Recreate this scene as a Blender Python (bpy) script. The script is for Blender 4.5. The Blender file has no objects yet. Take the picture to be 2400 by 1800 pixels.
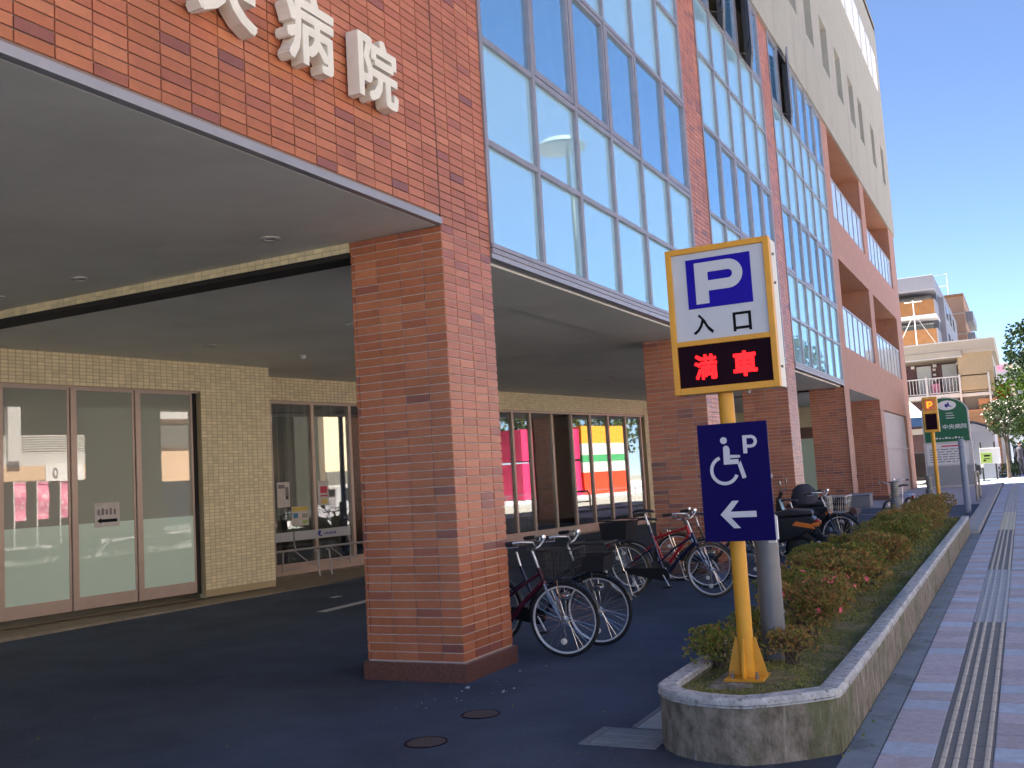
import bpy, math, random
from mathutils import Vector, Matrix
C = bpy.context.scene.collection
S = bpy.context.scene
R = math.radians
rnd = random.Random(7)

# ---------------------------------------------------------------- camera
YAW, PITCH, ROLL, FPX = R(-26.688), R(5.5214), R(-3.4273), 2351.76
CAM = Vector((4.2, 0.0, 1.6))
def cam_axes():
    cy, sy, cp, sp, cr, sr = math.cos(YAW), math.sin(YAW), math.cos(PITCH), math.sin(PITCH), math.cos(ROLL), math.sin(ROLL)
    f = Vector((sy, cy, 0)); r = Vector((cy, -sy, 0)); u = Vector((0, 0, 1))
    f2 = cp * f + sp * u; u2 = -sp * f + cp * u
    return cr * r + sr * u2, -sr * r + cr * u2, f2
RX, UX, FX = cam_axes()
cd = bpy.data.cameras.new('camera'); cam = bpy.data.objects.new('camera', cd); C.objects.link(cam)
cam.matrix_world = Matrix(((RX.x, UX.x, -FX.x, CAM.x), (RX.y, UX.y, -FX.y, CAM.y), (RX.z, UX.z, -FX.z, CAM.z), (0, 0, 0, 1)))
cd.sensor_width = 36; cd.sensor_fit = 'HORIZONTAL'; cd.lens = FPX / 2400 * 36
cd.clip_start = .1; cd.clip_end = 3000
S.camera = cam
def project(p):
    d = Vector(p) - CAM
    z = d.dot(FX)
    if z < .1: return (-1, -1, z)
    return (1200 + FPX * d.dot(RX) / z, 900 - FPX * d.dot(UX) / z, z)

# ---------------------------------------------------------------- sky and sun
SUN_EL = R(64); SUN_H = Vector((-1.0, -0.012, 0)).normalized()
w = bpy.data.worlds.new('World'); S.world = w; w.use_nodes = True
nt = w.node_tree
sky = nt.nodes.new('ShaderNodeTexSky'); sky.sky_type = 'NISHITA'; sky.sun_disc = False
sky.sun_elevation = SUN_EL; sky.sun_rotation = math.atan2(SUN_H.x, SUN_H.y)
sky.altitude = 20; sky.air_density = .42; sky.dust_density = .02; sky.ozone_density = 1.8
bg = nt.nodes['Background']; bg.inputs[1].default_value = .05
nt.links.new(sky.outputs[0], bg.inputs[0])
sl = bpy.data.lights.new('sun', 'SUN'); so = bpy.data.objects.new('sun', sl); C.objects.link(so)
sl.energy = 5.0; sl.angle = R(.53); sl.color = (1, .93, .82)
sd = Vector((SUN_H.x * math.cos(SUN_EL), SUN_H.y * math.cos(SUN_EL), math.sin(SUN_EL)))
so.rotation_euler = sd.to_track_quat('Z', 'Y').to_euler(); so.location = (-30, -10, 60)
S.view_settings.view_transform = 'Standard'; S.view_settings.look = 'None'; S.view_settings.gamma = 1
S.view_settings.use_curve_mapping = False
S.view_settings.exposure = 2.95
S.render.engine = 'CYCLES'
S.cycles.use_denoising = True
S.cycles.max_bounces = 10; S.cycles.diffuse_bounces = 6; S.cycles.glossy_bounces = 4; S.cycles.transparent_max_bounces = 12
S.cycles.transmission_bounces = 4

# ---------------------------------------------------------------- helpers
class MB:
    """collects geometry for one mesh"""
    def __init__(s): s.v = []; s.f = []
    def add(s, vs, fs, T=None):
        n = len(s.v)
        s.v += [tuple(T(*p)) for p in vs] if T else [tuple(p) for p in vs]
        s.f += [tuple(i + n for i in f) for f in fs]
        return s
    def box(s, x0, x1, y0, y1, z0, z1, T=None):
        return s.add([(x0, y0, z0), (x1, y0, z0), (x1, y1, z0), (x0, y1, z0), (x0, y0, z1), (x1, y0, z1), (x1, y1, z1), (x0, y1, z1)],
                     [(0, 3, 2, 1), (4, 5, 6, 7), (0, 1, 5, 4), (1, 2, 6, 5), (2, 3, 7, 6), (3, 0, 4, 7)], T)
    def quad(s, a, b, c, d): return s.add([a, b, c, d], [(0, 1, 2, 3)])
    def prism(s, poly, h0, h1, T):
        """2-D polygon extruded from w=h0 to w=h1, T maps (u,v,w) to space"""
        n = len(poly)
        return s.add([(u, v, h0) for u, v in poly] + [(u, v, h1) for u, v in poly],
                     [tuple(range(n - 1, -1, -1)), tuple(range(n, 2 * n))] + [(i, (i + 1) % n, n + (i + 1) % n, n + i) for i in range(n)], T)
    def tube(s, pts, r, k=8, cap=True, closed=False):
        pts = [Vector(p) for p in pts]; n = len(pts)
        rs = r if isinstance(r, (list, tuple)) else [r] * n
        base = len(s.v); up = None
        for i, p in enumerate(pts):
            if closed: t = pts[(i + 1) % n] - pts[i - 1]
            else: t = pts[min(i + 1, n - 1)] - pts[max(i - 1, 0)]
            t = t.normalized() if t.length > 1e-9 else Vector((0, 0, 1))
            if up is None:
                a = Vector((0, 0, 1)) if abs(t.z) < .9 else Vector((1, 0, 0))
                up = (a - t * a.dot(t)).normalized()
            else:
                up = up - t * up.dot(t); up = up.normalized() if up.length > 1e-6 else Vector((1, 0, 0))
            b = t.cross(up)
            for j in range(k):
                an = 2 * math.pi * j / k
                s.v.append(tuple(p + (up * math.cos(an) + b * math.sin(an)) * rs[i]))
        for i in range(n if closed else n - 1):
            a0 = base + i * k; b0 = base + ((i + 1) % n) * k
            for j in range(k): s.f.append((a0 + j, a0 + (j + 1) % k, b0 + (j + 1) % k, b0 + j))
        if cap and not closed:
            s.f.append(tuple(base + j for j in range(k - 1, -1, -1)))
            s.f.append(tuple(base + (n - 1) * k + j for j in range(k)))
        return s
    def lathe(s, prof, k=24, o=(0, 0, 0), ax='z'):
        """profile of (radius, height) turned about an axis"""
        base = len(s.v)
        for r_, h in prof:
            for j in range(k):
                a = 2 * math.pi * j / k; x, y = r_ * math.cos(a), r_ * math.sin(a)
                p = (x, y, h) if ax == 'z' else ((x, h, y) if ax == 'y' else (h, x, y))
                s.v.append((p[0] + o[0], p[1] + o[1], p[2] + o[2]))
        for i in range(len(prof) - 1):
            for j in range(k):
                a0 = base + i * k + j; a1 = base + i * k + (j + 1) % k
                s.f.append((a0, a1, a1 + k, a0 + k))
        return s
    def torus(s, c, R_, r, n=40, k=8, ax='y'):
        base = len(s.v)
        for i in range(n):
            a = 2 * math.pi * i / n
            for j in range(k):
                b = 2 * math.pi * j / k; q = R_ + r * math.cos(b); h = r * math.sin(b)
                p = (q * math.cos(a), h, q * math.sin(a)) if ax == 'y' else (q * math.cos(a), q * math.sin(a), h)
                s.v.append((p[0] + c[0], p[1] + c[1], p[2] + c[2]))
        for i in range(n):
            for j in range(k):
                s.f.append((base + i * k + j, base + i * k + (j + 1) % k, base + ((i + 1) % n) * k + (j + 1) % k, base + ((i + 1) % n) * k + j))
        return s
    def wall(s, u0, u1, v0, v1, holes, depth, T):
        """front of a wall with reveals round its openings (u0,u1,v0,v1)"""
        us = sorted({u0, u1, *[h[0] for h in holes], *[h[1] for h in holes]}); vs = sorted({v0, v1, *[h[2] for h in holes], *[h[3] for h in holes]})
        us = [u for u in us if u0 <= u <= u1]; vs = [v for v in vs if v0 <= v <= v1]
        for i in range(len(us) - 1):
            for j in range(len(vs) - 1):
                cu, cv = (us[i] + us[i + 1]) / 2, (vs[j] + vs[j + 1]) / 2
                if any(h[0] < cu < h[1] and h[2] < cv < h[3] for h in holes): continue
                s.add([(us[i], vs[j], 0), (us[i + 1], vs[j], 0), (us[i + 1], vs[j + 1], 0), (us[i], vs[j + 1], 0)], [(0, 1, 2, 3)], T)
        for a, b, c, d in (holes if depth else []):
            q = [(a, c), (b, c), (b, d), (a, d)]
            for i in range(4):
                p, r_ = q[i], q[(i + 1) % 4]
                s.add([(p[0], p[1], 0), (r_[0], r_[1], 0), (r_[0], r_[1], -depth), (p[0], p[1], -depth)], [(3, 2, 1, 0)], T)
        return s
    def mesh(s, name, smooth=None):
        me = bpy.data.meshes.new(name); me.from_pydata(s.v, [], s.f); me.update()
        if smooth is not None:
            me.shade_smooth(); me.set_sharp_from_angle(angle=R(smooth))
        return me
    def obj(s, name, mat, parent=None, smooth=None, bevel=0, **props):
        me = s.mesh(name, smooth); me.materials.append(mat)
        return link(name, me, parent, bevel=bevel, **props)
def link(name, me, parent=None, loc=None, rot=None, scale=None, bevel=0, **props):
    o = bpy.data.objects.new(name, me); C.objects.link(o)
    if parent: o.parent = parent
    if loc is not None: o.location = loc
    if rot is not None: o.rotation_euler = rot
    if scale is not None: o.scale = scale
    if bevel:
        m = o.modifiers.new('bevel', 'BEVEL'); m.width = bevel; m.segments = 2; m.limit_method = 'ANGLE'
    for k, v in props.items(): o[k] = v
    return o
def thing(name, label, cat, loc=(0, 0, 0), rz=0, group=None):
    o = bpy.data.objects.new(name, None); C.objects.link(o); o.location = loc; o.rotation_euler = (0, 0, rz)
    o['label'] = label; o['category'] = cat; o.empty_display_size = .2
    if group: o['group'] = group
    return o
def tag(o, label, cat, group=None):
    o['label'] = label; o['category'] = cat
    if group: o['group'] = group
    return o
def dup(root, loc=None, rz=None, label=None):
    def cp(o, par):
        c = o.copy(); C.objects.link(c)
        if par: c.parent = par
        for ch in kids.get(o, []): cp(ch, c)
        return c
    kids = {}
    for o in list(C.objects):
        if o.parent: kids.setdefault(o.parent, []).append(o)
    r = cp(root, None)
    if loc is not None: r.location = loc
    if rz is not None: r.rotation_euler = (0, 0, rz)
    if label: r['label'] = label
    return r
def gzy(y): return .0075 * min(90, max(0, y - 8))
def gz(x, y): return gzy(y) + .07 * min(1, max(0, (-x - 2) / 4.3))

# ---------------------------------------------------------------- text (turned into mesh geometry before anything else is built)
_txt = {}
def prep_text(items):
    os_ = []
    for key, (body, off, ext) in items.items():
        c = bpy.data.curves.new('lettering', 'FONT'); c.body = body; c.offset = off; c.extrude = ext; c.resolution_u = 3; c.fill_mode = 'BOTH' if ext else 'FRONT'
        o = bpy.data.objects.new('lettering', c); C.objects.link(o); os_.append((key, o))
    bpy.context.view_layer.update(); dg = bpy.context.evaluated_depsgraph_get()
    for key, o in os_:
        me = bpy.data.meshes.new_from_object(o.evaluated_get(dg))
        v = [tuple(p.co) for p in me.vertices]; f = [tuple(p.vertices) for p in me.polygons]
        x0, x1 = min(p[0] for p in v), max(p[0] for p in v); y0, y1 = min(p[1] for p in v), max(p[1] for p in v)
        _txt[key] = ([((p[0] - x0) / (x1 - x0), (p[1] - y0) / (y1 - y0), p[2]) for p in v], f)
        cu = o.data; bpy.data.objects.remove(o); bpy.data.curves.remove(cu); bpy.data.meshes.remove(me)
prep_text({'center': ('央', .006, .085), 'ill': ('病', .004, .085), 'inst': ('院', .004, .085), 'enter': ('入', .022, 0), 'mouth': ('口', .022, 0),
           'full': ('満', .006, 0), 'carfull': ('車', .008, 0), 'P': ('P', .03, 0), 'hospital': ('中央病院', .01, 0), 'zero': ('0', .02, 0), 'H': ('H', .03, 0)})
def text(mb, key, u0, u1, v0, v1, T, ws=1.0, bold=0.0, dz=.0004):
    v, f = _txt[key]
    u0 += bold; u1 -= bold; v0 += bold; v1 -= bold
    for i, (du, dv) in enumerate(((-1, -.75), (.8, -1), (-.7, 1), (.93, .82)) if bold else ((0, 0),)):
        mb.add([(u0 + (u1 - u0) * a + du * bold, v0 + (v1 - v0) * b + dv * bold, c * ws + i * dz) for a, b, c in v], f, T)
    return mb

# ---------------------------------------------------------------- materials
def mat(name, col, rough=.6, metal=0, var=.0, vscale=6, bump=0, bscale=40, spec=.5, col2=None, island=0, emit=None, stretch=None, dirt=None, streak=None):
    m = bpy.data.materials.new(name); m.use_nodes = True; t = m.node_tree; L = t.links.new
    p = t.nodes['Principled BSDF']; p.inputs['Roughness'].default_value = rough; p.inputs['Metallic'].default_value = metal
    p.inputs['Specular IOR Level'].default_value = spec
    p.inputs['Base Color'].default_value = (*col, 1)
    geo = t.nodes.new('ShaderNodeNewGeometry'); src = geo.outputs['Position']
    if stretch:
        mp = t.nodes.new('ShaderNodeMapping'); mp.inputs['Scale'].default_value = stretch; L(src, mp.inputs[0]); src = mp.outputs[0]
    out = None
    if var or col2:
        n = t.nodes.new('ShaderNodeTexNoise'); n.inputs['Scale'].default_value = vscale; n.inputs['Detail'].default_value = 6; n.inputs['Roughness'].default_value = .65
        L(src, n.inputs['Vector'])
        mx = t.nodes.new('ShaderNodeMix'); mx.data_type = 'RGBA'
        c2 = col2 or tuple(c * (1 - var) for c in col); c1 = col if col2 else tuple(min(1, c * (1 + var)) for c in col)
        mx.inputs[6].default_value = (*c1, 1); mx.inputs[7].default_value = (*c2, 1)
        mr = t.nodes.new('ShaderNodeMapRange'); mr.inputs[1].default_value = .35; mr.inputs[2].default_value = .65
        L(n.outputs['Fac'], mr.inputs[0]); L(mr.outputs[0], mx.inputs[0]); out = mx.outputs[2]
    if dirt:   # (colour, scale, threshold, strength): second, blotchy layer
        n2 = t.nodes.new('ShaderNodeTexNoise'); n2.inputs['Scale'].default_value = dirt[1]; n2.inputs['Detail'].default_value = 8; n2.inputs['Roughness'].default_value = .7
        L(src, n2.inputs['Vector'])
        mr2 = t.nodes.new('ShaderNodeMapRange'); mr2.inputs[1].default_value = dirt[2]; mr2.inputs[2].default_value = dirt[2] + .12; mr2.inputs[4].default_value = dirt[3]
        L(n2.outputs['Fac'], mr2.inputs[0])
        m2 = t.nodes.new('ShaderNodeMix'); m2.data_type = 'RGBA'; m2.inputs[6].default_value = (*col, 1); m2.inputs[7].default_value = (*dirt[0], 1)
        if out: L(out, m2.inputs[6])
        L(mr2.outputs[0], m2.inputs[0]); out = m2.outputs[2]
    if streak:   # (colour, horizontal scale, threshold, strength): runs down the surface
        mp3 = t.nodes.new('ShaderNodeMapping'); mp3.inputs['Scale'].default_value = (streak[1], streak[1], streak[1] * .09); L(geo.outputs['Position'], mp3.inputs[0])
        n3 = t.nodes.new('ShaderNodeTexNoise'); n3.inputs['Scale'].default_value = 1; n3.inputs['Detail'].default_value = 5; L(mp3.outputs[0], n3.inputs['Vector'])
        mr4 = t.nodes.new('ShaderNodeMapRange'); mr4.inputs[1].default_value = streak[2]; mr4.inputs[2].default_value = streak[2] + .15; mr4.inputs[4].default_value = streak[3]; L(n3.outputs['Fac'], mr4.inputs[0])
        m4 = t.nodes.new('ShaderNodeMix'); m4.data_type = 'RGBA'; m4.inputs[6].default_value = (*col, 1); m4.inputs[7].default_value = (*streak[0], 1)
        if out: L(out, m4.inputs[6])
        L(mr4.outputs[0], m4.inputs[0]); out = m4.outputs[2]
    if island:
        oi = t.nodes.new('ShaderNodeObjectInfo'); ad = t.nodes.new('ShaderNodeMath'); ad.operation = 'ADD'
        L(oi.outputs['Random'], ad.inputs[0]); L(geo.outputs['Random Per Island'], ad.inputs[1])
        fr = t.nodes.new('ShaderNodeMath'); fr.operation = 'FRACT'; L(ad.outputs[0], fr.inputs[0])
        if isinstance(island, list):
            rp = t.nodes.new('ShaderNodeValToRGB'); e = rp.color_ramp.elements
            while len(e) < len(island): e.new(.5)
            for i, (ps, c) in enumerate(island): e[i].position = ps; e[i].color = (*c, 1)
            L(fr.outputs[0], rp.inputs[0])
            if out:
                mu = t.nodes.new('ShaderNodeMix'); mu.data_type = 'RGBA'; mu.blend_type = 'MULTIPLY'; mu.inputs[0].default_value = 1
                L(rp.outputs[0], mu.inputs[6]); L(out, mu.inputs[7]); out = mu.outputs[2]
            else: out = rp.outputs[0]
        else:
            mr3 = t.nodes.new('ShaderNodeMapRange'); mr3.inputs[3].default_value = 1 - island; mr3.inputs[4].default_value = 1 + island; L(fr.outputs[0], mr3.inputs[0])
            mu = t.nodes.new('ShaderNodeVectorMath'); mu.operation = 'SCALE'
            if out: L(out, mu.inputs[0])
            else: mu.inputs[0].default_value = col
            L(mr3.outputs[0], mu.inputs['Scale']); out = mu.outputs[0]
    if out: L(out, p.inputs['Base Color'])
    if bump:
        nb = t.nodes.new('ShaderNodeTexNoise'); nb.inputs['Scale'].default_value = bscale; nb.inputs['Detail'].default_value = 4; L(src, nb.inputs['Vector'])
        bp = t.nodes.new('ShaderNodeBump'); bp.inputs['Strength'].default_value = bump; bp.inputs['Distance'].default_value = .01
        L(nb.outputs['Fac'], bp.inputs['Height']); L(bp.outputs[0], p.inputs['Normal'])
    if emit:
        p.inputs['Emission Color'].default_value = (*emit[0], 1); p.inputs['Emission Strength'].default_value = emit[1]
    return m
def glass(name, body, refl, rough=.01, trans=0.0, tint=(1, 1, 1), gcol=(1, 1, 1), wave=.0, fres=0.0):
    """window glass: mirror share + body colour (and, for trans > 0, what stands behind)"""
    m = bpy.data.materials.new(name); m.use_nodes = True; t = m.node_tree; L = t.links.new
    t.nodes.remove(t.nodes['Principled BSDF']); out = t.nodes['Material Output']
    d = t.nodes.new('ShaderNodeBsdfDiffuse'); d.inputs[0].default_value = (*body, 1)
    base = d.outputs[0]
    if trans:
        tr = t.nodes.new('ShaderNodeBsdfTransparent'); tr.inputs[0].default_value = (*tint, 1)
        mx = t.nodes.new('ShaderNodeMixShader'); mx.inputs[0].default_value = trans; L(base, mx.inputs[1]); L(tr.outputs[0], mx.inputs[2]); base = mx.outputs[0]
    g = t.nodes.new('ShaderNodeBsdfGlossy'); g.inputs['Color'].default_value = (*gcol, 1); g.inputs['Roughness'].default_value = rough
    if wave:
        geo = t.nodes.new('ShaderNodeNewGeometry'); nb = t.nodes.new('ShaderNodeTexNoise'); nb.inputs['Scale'].default_value = .9; nb.inputs['Detail'].default_value = 1
        L(geo.outputs['Position'], nb.inputs['Vector']); bp = t.nodes.new('ShaderNodeBump'); bp.inputs['Strength'].default_value = 1; bp.inputs['Distance'].default_value = wave
        L(nb.outputs['Fac'], bp.inputs['Height']); L(bp.outputs[0], g.inputs['Normal'])
    m2 = t.nodes.new('ShaderNodeMixShader'); L(base, m2.inputs[1]); L(g.outputs[0], m2.inputs[2]); L(m2.outputs[0], out.inputs[0])
    lw = t.nodes.new('ShaderNodeLayerWeight'); lw.inputs[0].default_value = .35
    mr = t.nodes.new('ShaderNodeMapRange'); mr.inputs[3].default_value = refl; mr.inputs[4].default_value = min(1, refl + fres); L(lw.outputs['Facing'], mr.inputs[0]); L(mr.outputs[0], m2.inputs[0])
    return m
BR = [(0, (.42, .13, .055)), (.12, (.52, .175, .075)), (.25, (.47, .145, .07)), (.42, (.56, .195, .09)), (.55, (.45, .145, .06)), (.68, (.53, .165, .08)), (.8, (.60, .22, .105)), (.9, (.44, .135, .065)), (.95, (.40, .125, .075)), (.98, (.31, .10, .075)), (1, (.24, .085, .07))]
M = dict(
    brick=mat('glazed_brick', (1, 1, 1), .5, spec=.22, var=.14, vscale=22, bump=.14, bscale=110, island=BR, dirt=((.74, .72, .72), 1.1, .5, .8)),
    shademortar=mat('joint_shade_mortar', (.26, .19, .17), .9, var=.12, vscale=14),  # joint shadows of the street faces put into the mortar colour
    mortar=mat('mortar', (.64, .57, .56), .9, var=.12, vscale=14, bump=.2, bscale=200),
    sealant=mat('sealant', (.06, .045, .045), .8),
    terracotta=mat('terracotta_tile', (.40, .185, .115), .6, var=.1, vscale=3, bump=.15, bscale=60),
    granite=mat('red_granite', (.16, .07, .055), .3, var=.5, vscale=90, bump=.03),
    trim=mat('trim_metal', (.36, .36, .40), .4, metal=.35, var=.06, vscale=3),
    frame=mat('frame_metal', (.33, .305, .33), .4, metal=.4, var=.08, vscale=4),
    dark=mat('dark_gap', (.02, .018, .018), .8),
    soffit=mat('soffit_paint', (.78, .77, .70), .75, var=.06, vscale=.7, bump=.03, bscale=30, dirt=((.66, .63, .57), .5, .5, .5)),
    cream=mat('cream_tile', (.80, .69, .45), .4, island=.1, var=.05, vscale=5),
    grout=mat('cream_grout', (.46, .36, .21), .9),
    bronze=mat('bronze_frame', (.50, .385, .32), .38, metal=.25, var=.05),
    tan=mat('tan_render', (.36, .345, .30), .85, var=.05, vscale=1.2, bump=.15, bscale=30, dirt=((.31, .295, .25), .8, .55, .6), streak=((.27, .255, .21), 2.2, .56, .6)),
    white=mat('white_paint', (.8, .8, .8), .5, var=.03),
    offwhite=mat('ivory_letter', (.80, .76, .66), .45, var=.04),
    asphalt=mat('asphalt', (.060, .084, .130), .85, var=.30, vscale=.55, bump=1.0, bscale=60, spec=.35, dirt=((.24, .26, .31), 48, .585, .9)),
    roadasphalt=mat('road_asphalt', (.21, .21, .20), .85, var=.12, vscale=2, bump=.4, bscale=120),
    concrete=mat('concrete', (.31, .285, .25), .9, col2=(.12, .105, .08), vscale=13, bump=.9, bscale=55, stretch=(1, 1, .6), dirt=((.085, .11, .04), 2.1, .50, .75), streak=((.55, .54, .52), 14, .60, .6)),
    rim=mat('worn_rim', (.62, .65, .68), .8, col2=(.36, .38, .41), vscale=16, bump=.7, bscale=50, dirt=((.09, .10, .10), 22, .53, .85)),
    gutter=mat('gutter_concrete', (.20, .245, .30), .85, var=.15, vscale=4, bump=.3, bscale=90, dirt=((.11, .13, .15), 1.6, .52, .7)),
    kerb=mat('kerb_concrete', (.36, .38, .40), .8, var=.12, vscale=5, bump=.3, bscale=60),
    pinkslab=mat('pink_slab', (.43, .41, .49), .75, var=.14, vscale=18, bump=.35, bscale=110, island=.12, dirt=((.32, .27, .30), 2.2, .55, .5)),
    blueslab=mat('pale_slab', (.42, .51, .66), .72, var=.12, vscale=18, bump=.35, bscale=110, island=.10, dirt=((.30, .35, .43), 1.7, .55, .6)),
    tactbase=mat('tactile_base', (.165, .17, .18), .8, var=.12, vscale=30, bump=.2, bscale=120),
    tactbar=mat('tactile_bar', (.50, .47, .42), .7, var=.12, vscale=30),
    tactpale=mat('tactile_pale', (.38, .405, .46), .75, var=.08, vscale=30),
    tactyel=mat('tactile_yellow', (.58, .56, .45), .75, var=.08, vscale=30),
    soil=mat('soil', (.17, .15, .08), .95, var=.4, vscale=12, bump=.8, bscale=40, dirt=((.075, .10, .022), 5, .46, .85)),
    yellow=mat('yellow_paint', (.74, .36, .03), .42, var=.05, vscale=5, bump=.04, dirt=((.36, .17, .03), 9, .63, .55)),
    ivory=mat('ivory_metal', (.70, .66, .56), .4, dirt=((.45, .33, .2), 7, .64, .5)),
    signwhite=mat('sign_face', (.57, .61, .68), .3, var=.03, vscale=2, spec=.5),
    signblue=mat('sign_blue', (.010, .003, .36), .4, spec=.15),
    navy=mat('navy_panel', (.006, .003, .095), .5, spec=.08),
    symbol=mat('pale_symbol', (.62, .64, .72), .5),
    black=mat('black_print', (.008, .008, .012), .6, spec=.1),
    led=mat('led_panel', (.014, .003, .010), .5, spec=.06),
    ledred=mat('led_red', (.5, .01, .01), .5, emit=((1, .004, .006), .55)),
    amber=mat('led_amber', (.6, .2, .02), .5, emit=((1, .16, .005), .5)),
    greypost=mat('grey_post', (.15, .165, .19), .45, metal=.2, var=.06, bump=.04, dirt=((.10, .105, .11), 4, .58, .5)),
    bluepost=mat('bluegrey_post', (.27, .32, .42), .5, var=.04),
    bolt=mat('galvanised', (.32, .30, .30), .4, metal=.8, dirt=((.25, .12, .06), 40, .55, .6)),
    chrome=mat('chrome', (.75, .75, .78), .16, metal=1),
    alloy=mat('alloy', (.62, .63, .66), .32, metal=.9),
    rubber=mat('rubber', (.018, .018, .02), .75, bump=.2, bscale=200),
    gumwall=mat('gum_tyre', (.13, .10, .065), .7),
    plastic=mat('black_plastic', (.022, .022, .027), .45),
    navyframe=mat('navy_frame', (.02, .025, .075), .25, metal=.2),
    wineframe=mat('wine_frame', (.09, .012, .035), .25, metal=.2),
    redframe=mat('red_frame', (.48, .02, .035), .22, metal=.1),
    blackframe=mat('black_frame', (.015, .015, .018), .3),
    silverframe=mat('silver_frame', (.5, .52, .56), .25, metal=.8),
    reflector=mat('clear_reflector', (.9, .88, .8), .12),
    amberlens=mat('amber_lens', (.70, .20, .03), .25),
    redlens=mat('red_lens', (.35, .01, .01), .2),
    chain=mat('steel_dark', (.09, .09, .09), .4, metal=.8),
    leaf=mat('azalea_leaf', (1, 1, 1), .55, island=[(0, (.07, .13, .02)), (.35, (.15, .22, .035)), (.62, (.27, .28, .05)), (.82, (.33, .22, .06)), (1, (.38, .13, .05))]),
    redleaf=mat('azalea_red_leaf', (1, 1, 1), .55, island=[(0, (.11, .17, .03)), (.35, (.27, .27, .06)), (.62, (.38, .25, .075)), (.86, (.45, .19, .08)), (1, (.30, .11, .05))]),
    flower=mat('azalea_flower', (.75, .13, .19), .6, island=.2),
    twig=mat('twig', (.11, .085, .065), .9, var=.2),
    moss=mat('moss', (1, 1, 1), .9, island=[(0, (.10, .15, .025)), (.45, (.25, .30, .06)), (.8, (.34, .29, .10)), (1, (.42, .32, .14))]),
    treeleaf=mat('dark_tree_leaf', (1, 1, 1), .45, island=[(0, (.018, .045, .015)), (.6, (.035, .08, .025)), (1, (.06, .12, .035))]),
    limeleaf=mat('lime_tree_leaf', (1, 1, 1), .5, island=[(0, (.05, .12, .012)), (.6, (.10, .19, .02)), (1, (.17, .25, .04))]),
    midleaf=mat('shrub_tree_leaf', (1, 1, 1), .5, island=[(0, (.02, .05, .013)), (.6, (.04, .085, .02)), (1, (.08, .13, .035))]),
    blossom=mat('pale_blossom', (.78, .70, .68), .6, island=.1),
    bark=mat('bark', (.10, .075, .055), .9, var=.3, vscale=8, bump=.6, bscale=30, stretch=(1, 1, .3)),
    curtain=mat('grey_blind', (.62, .58, .48), .9, var=.05, vscale=2),
    whitecurtain=mat('lace_curtain', (.82, .84, .86), .9),
    interior=mat('interior_dark', (.20, .20, .18), .9), alloyrim=mat('alloy_rim', (.74, .74, .77), .4, metal=.35),
    paper=mat('paper', (.62, .58, .55), .7, var=.08, vscale=14),
    print_red=mat('print_red', (.6, .07, .12), .7), print_yel=mat('print_yellow', (.65, .5, .12), .7),
    print_blue=mat('print_blue', (.06, .22, .42), .7), print_green=mat('print_green', (.35, .5, .12), .7), print_grey=mat('print_grey', (.22, .2, .2), .7),
    logoblue=mat('logo_blue', (.012, .02, .25), .5),
    rackpanel=mat('rack_panel', (.36, .37, .39), .45, metal=.2),
    steel=mat('steel_tube', (.42, .41, .41), .35, metal=.7),
    walk=mat('walk_tile', (.27, .225, .165), .6, var=.15, vscale=6, bump=.1, bscale=60),
    linewhite=mat('line_paint', (.55, .56, .58), .7, dirt=((.2, .2, .22), 18, .55, .6)),
    grate=mat('steel_grate', (.34, .40, .46), .5, metal=.2, var=.1),
    iron=mat('cast_iron', (.085, .07, .07), .7, metal=.1, var=.3, vscale=40, bump=.5, bscale=90),
    forecourt=mat('forecourt_paving', (.42, .40, .44), .8, var=.05, vscale=2, bump=.1, bscale=50),
    lampgrey=mat('lamp_grey', (.13, .14, .14), .5),
    lamp=mat('downlight_glass', (.30, .29, .27), .2, spec=.6),
    shutter=mat('grey_shutter', (.36, .37, .38), .5, metal=.2, var=.05),
    green=mat('sign_green', (.008, .13, .05), .4), stone=mat('pale_sign_stone', (.62, .60, .58), .6, var=.05),
    greysill=mat('far_grey', (.42, .42, .46), .7),
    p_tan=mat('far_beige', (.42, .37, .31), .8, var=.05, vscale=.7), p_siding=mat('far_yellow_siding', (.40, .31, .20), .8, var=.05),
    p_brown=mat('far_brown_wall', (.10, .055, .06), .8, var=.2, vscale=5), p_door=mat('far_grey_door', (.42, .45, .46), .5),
    p_dark=mat('far_charcoal', (.20, .20, .235), .6, var=.04), p_tower2=mat('painted_gap_shade', (.03, .032, .027), .9), framegrey=mat('grate_frame', (.19, .225, .26), .7, var=.1, vscale=20), dlight=mat('downlight_ring', (.5, .49, .46), .5),
    p_darker=mat('far_slate', (.075, .08, .105), .5),
    p_orange=mat('far_orange_panel', (.23, .10, .03), .5, var=.12, vscale=2), p_tower=mat('far_terracotta', (.33, .19, .125), .8, var=.06, vscale=.4),
    p_red=mat('far_red_sign', (.85, .05, .015), .5), p_white=mat('far_white', (.58, .57, .57), .6), p_peach=mat('peach_band', (.68, .48, .33), .7),
    p_louver=mat('louver_white', (.74, .72, .68), .5), p_shade=mat('far_recess_shade', (.14, .14, .13), .9), pink=mat('pink_sheet', (.62, .03, .13), .55, var=.08, vscale=2),  # p_shade: shade of far recesses put into a dark wall colour
    p_wood=mat('far_wood_siding', (.42, .22, .11), .7, var=.1, stretch=(1, 1, 8)), tent=mat('tent_cloth', (.72, .74, .76), .7), tentblue=mat('tent_band', (.05, .14, .32), .6),
    banner=mat('banner_pink', (.75, .22, .36), .7, dirt=((.85, .8, .8), 7, .52, .9)), p_orsign=mat('shop_orange', (.75, .3, .03), .6), p_grnsign=mat('shop_green', (.05, .3, .12), .6),
    car=mat('silver_paint', (.55, .56, .58), .25, metal=.5), carblack=mat('black_paint', (.015, .016, .02), .2), carglass=mat('car_glass', (.02, .025, .03), .08),
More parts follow.
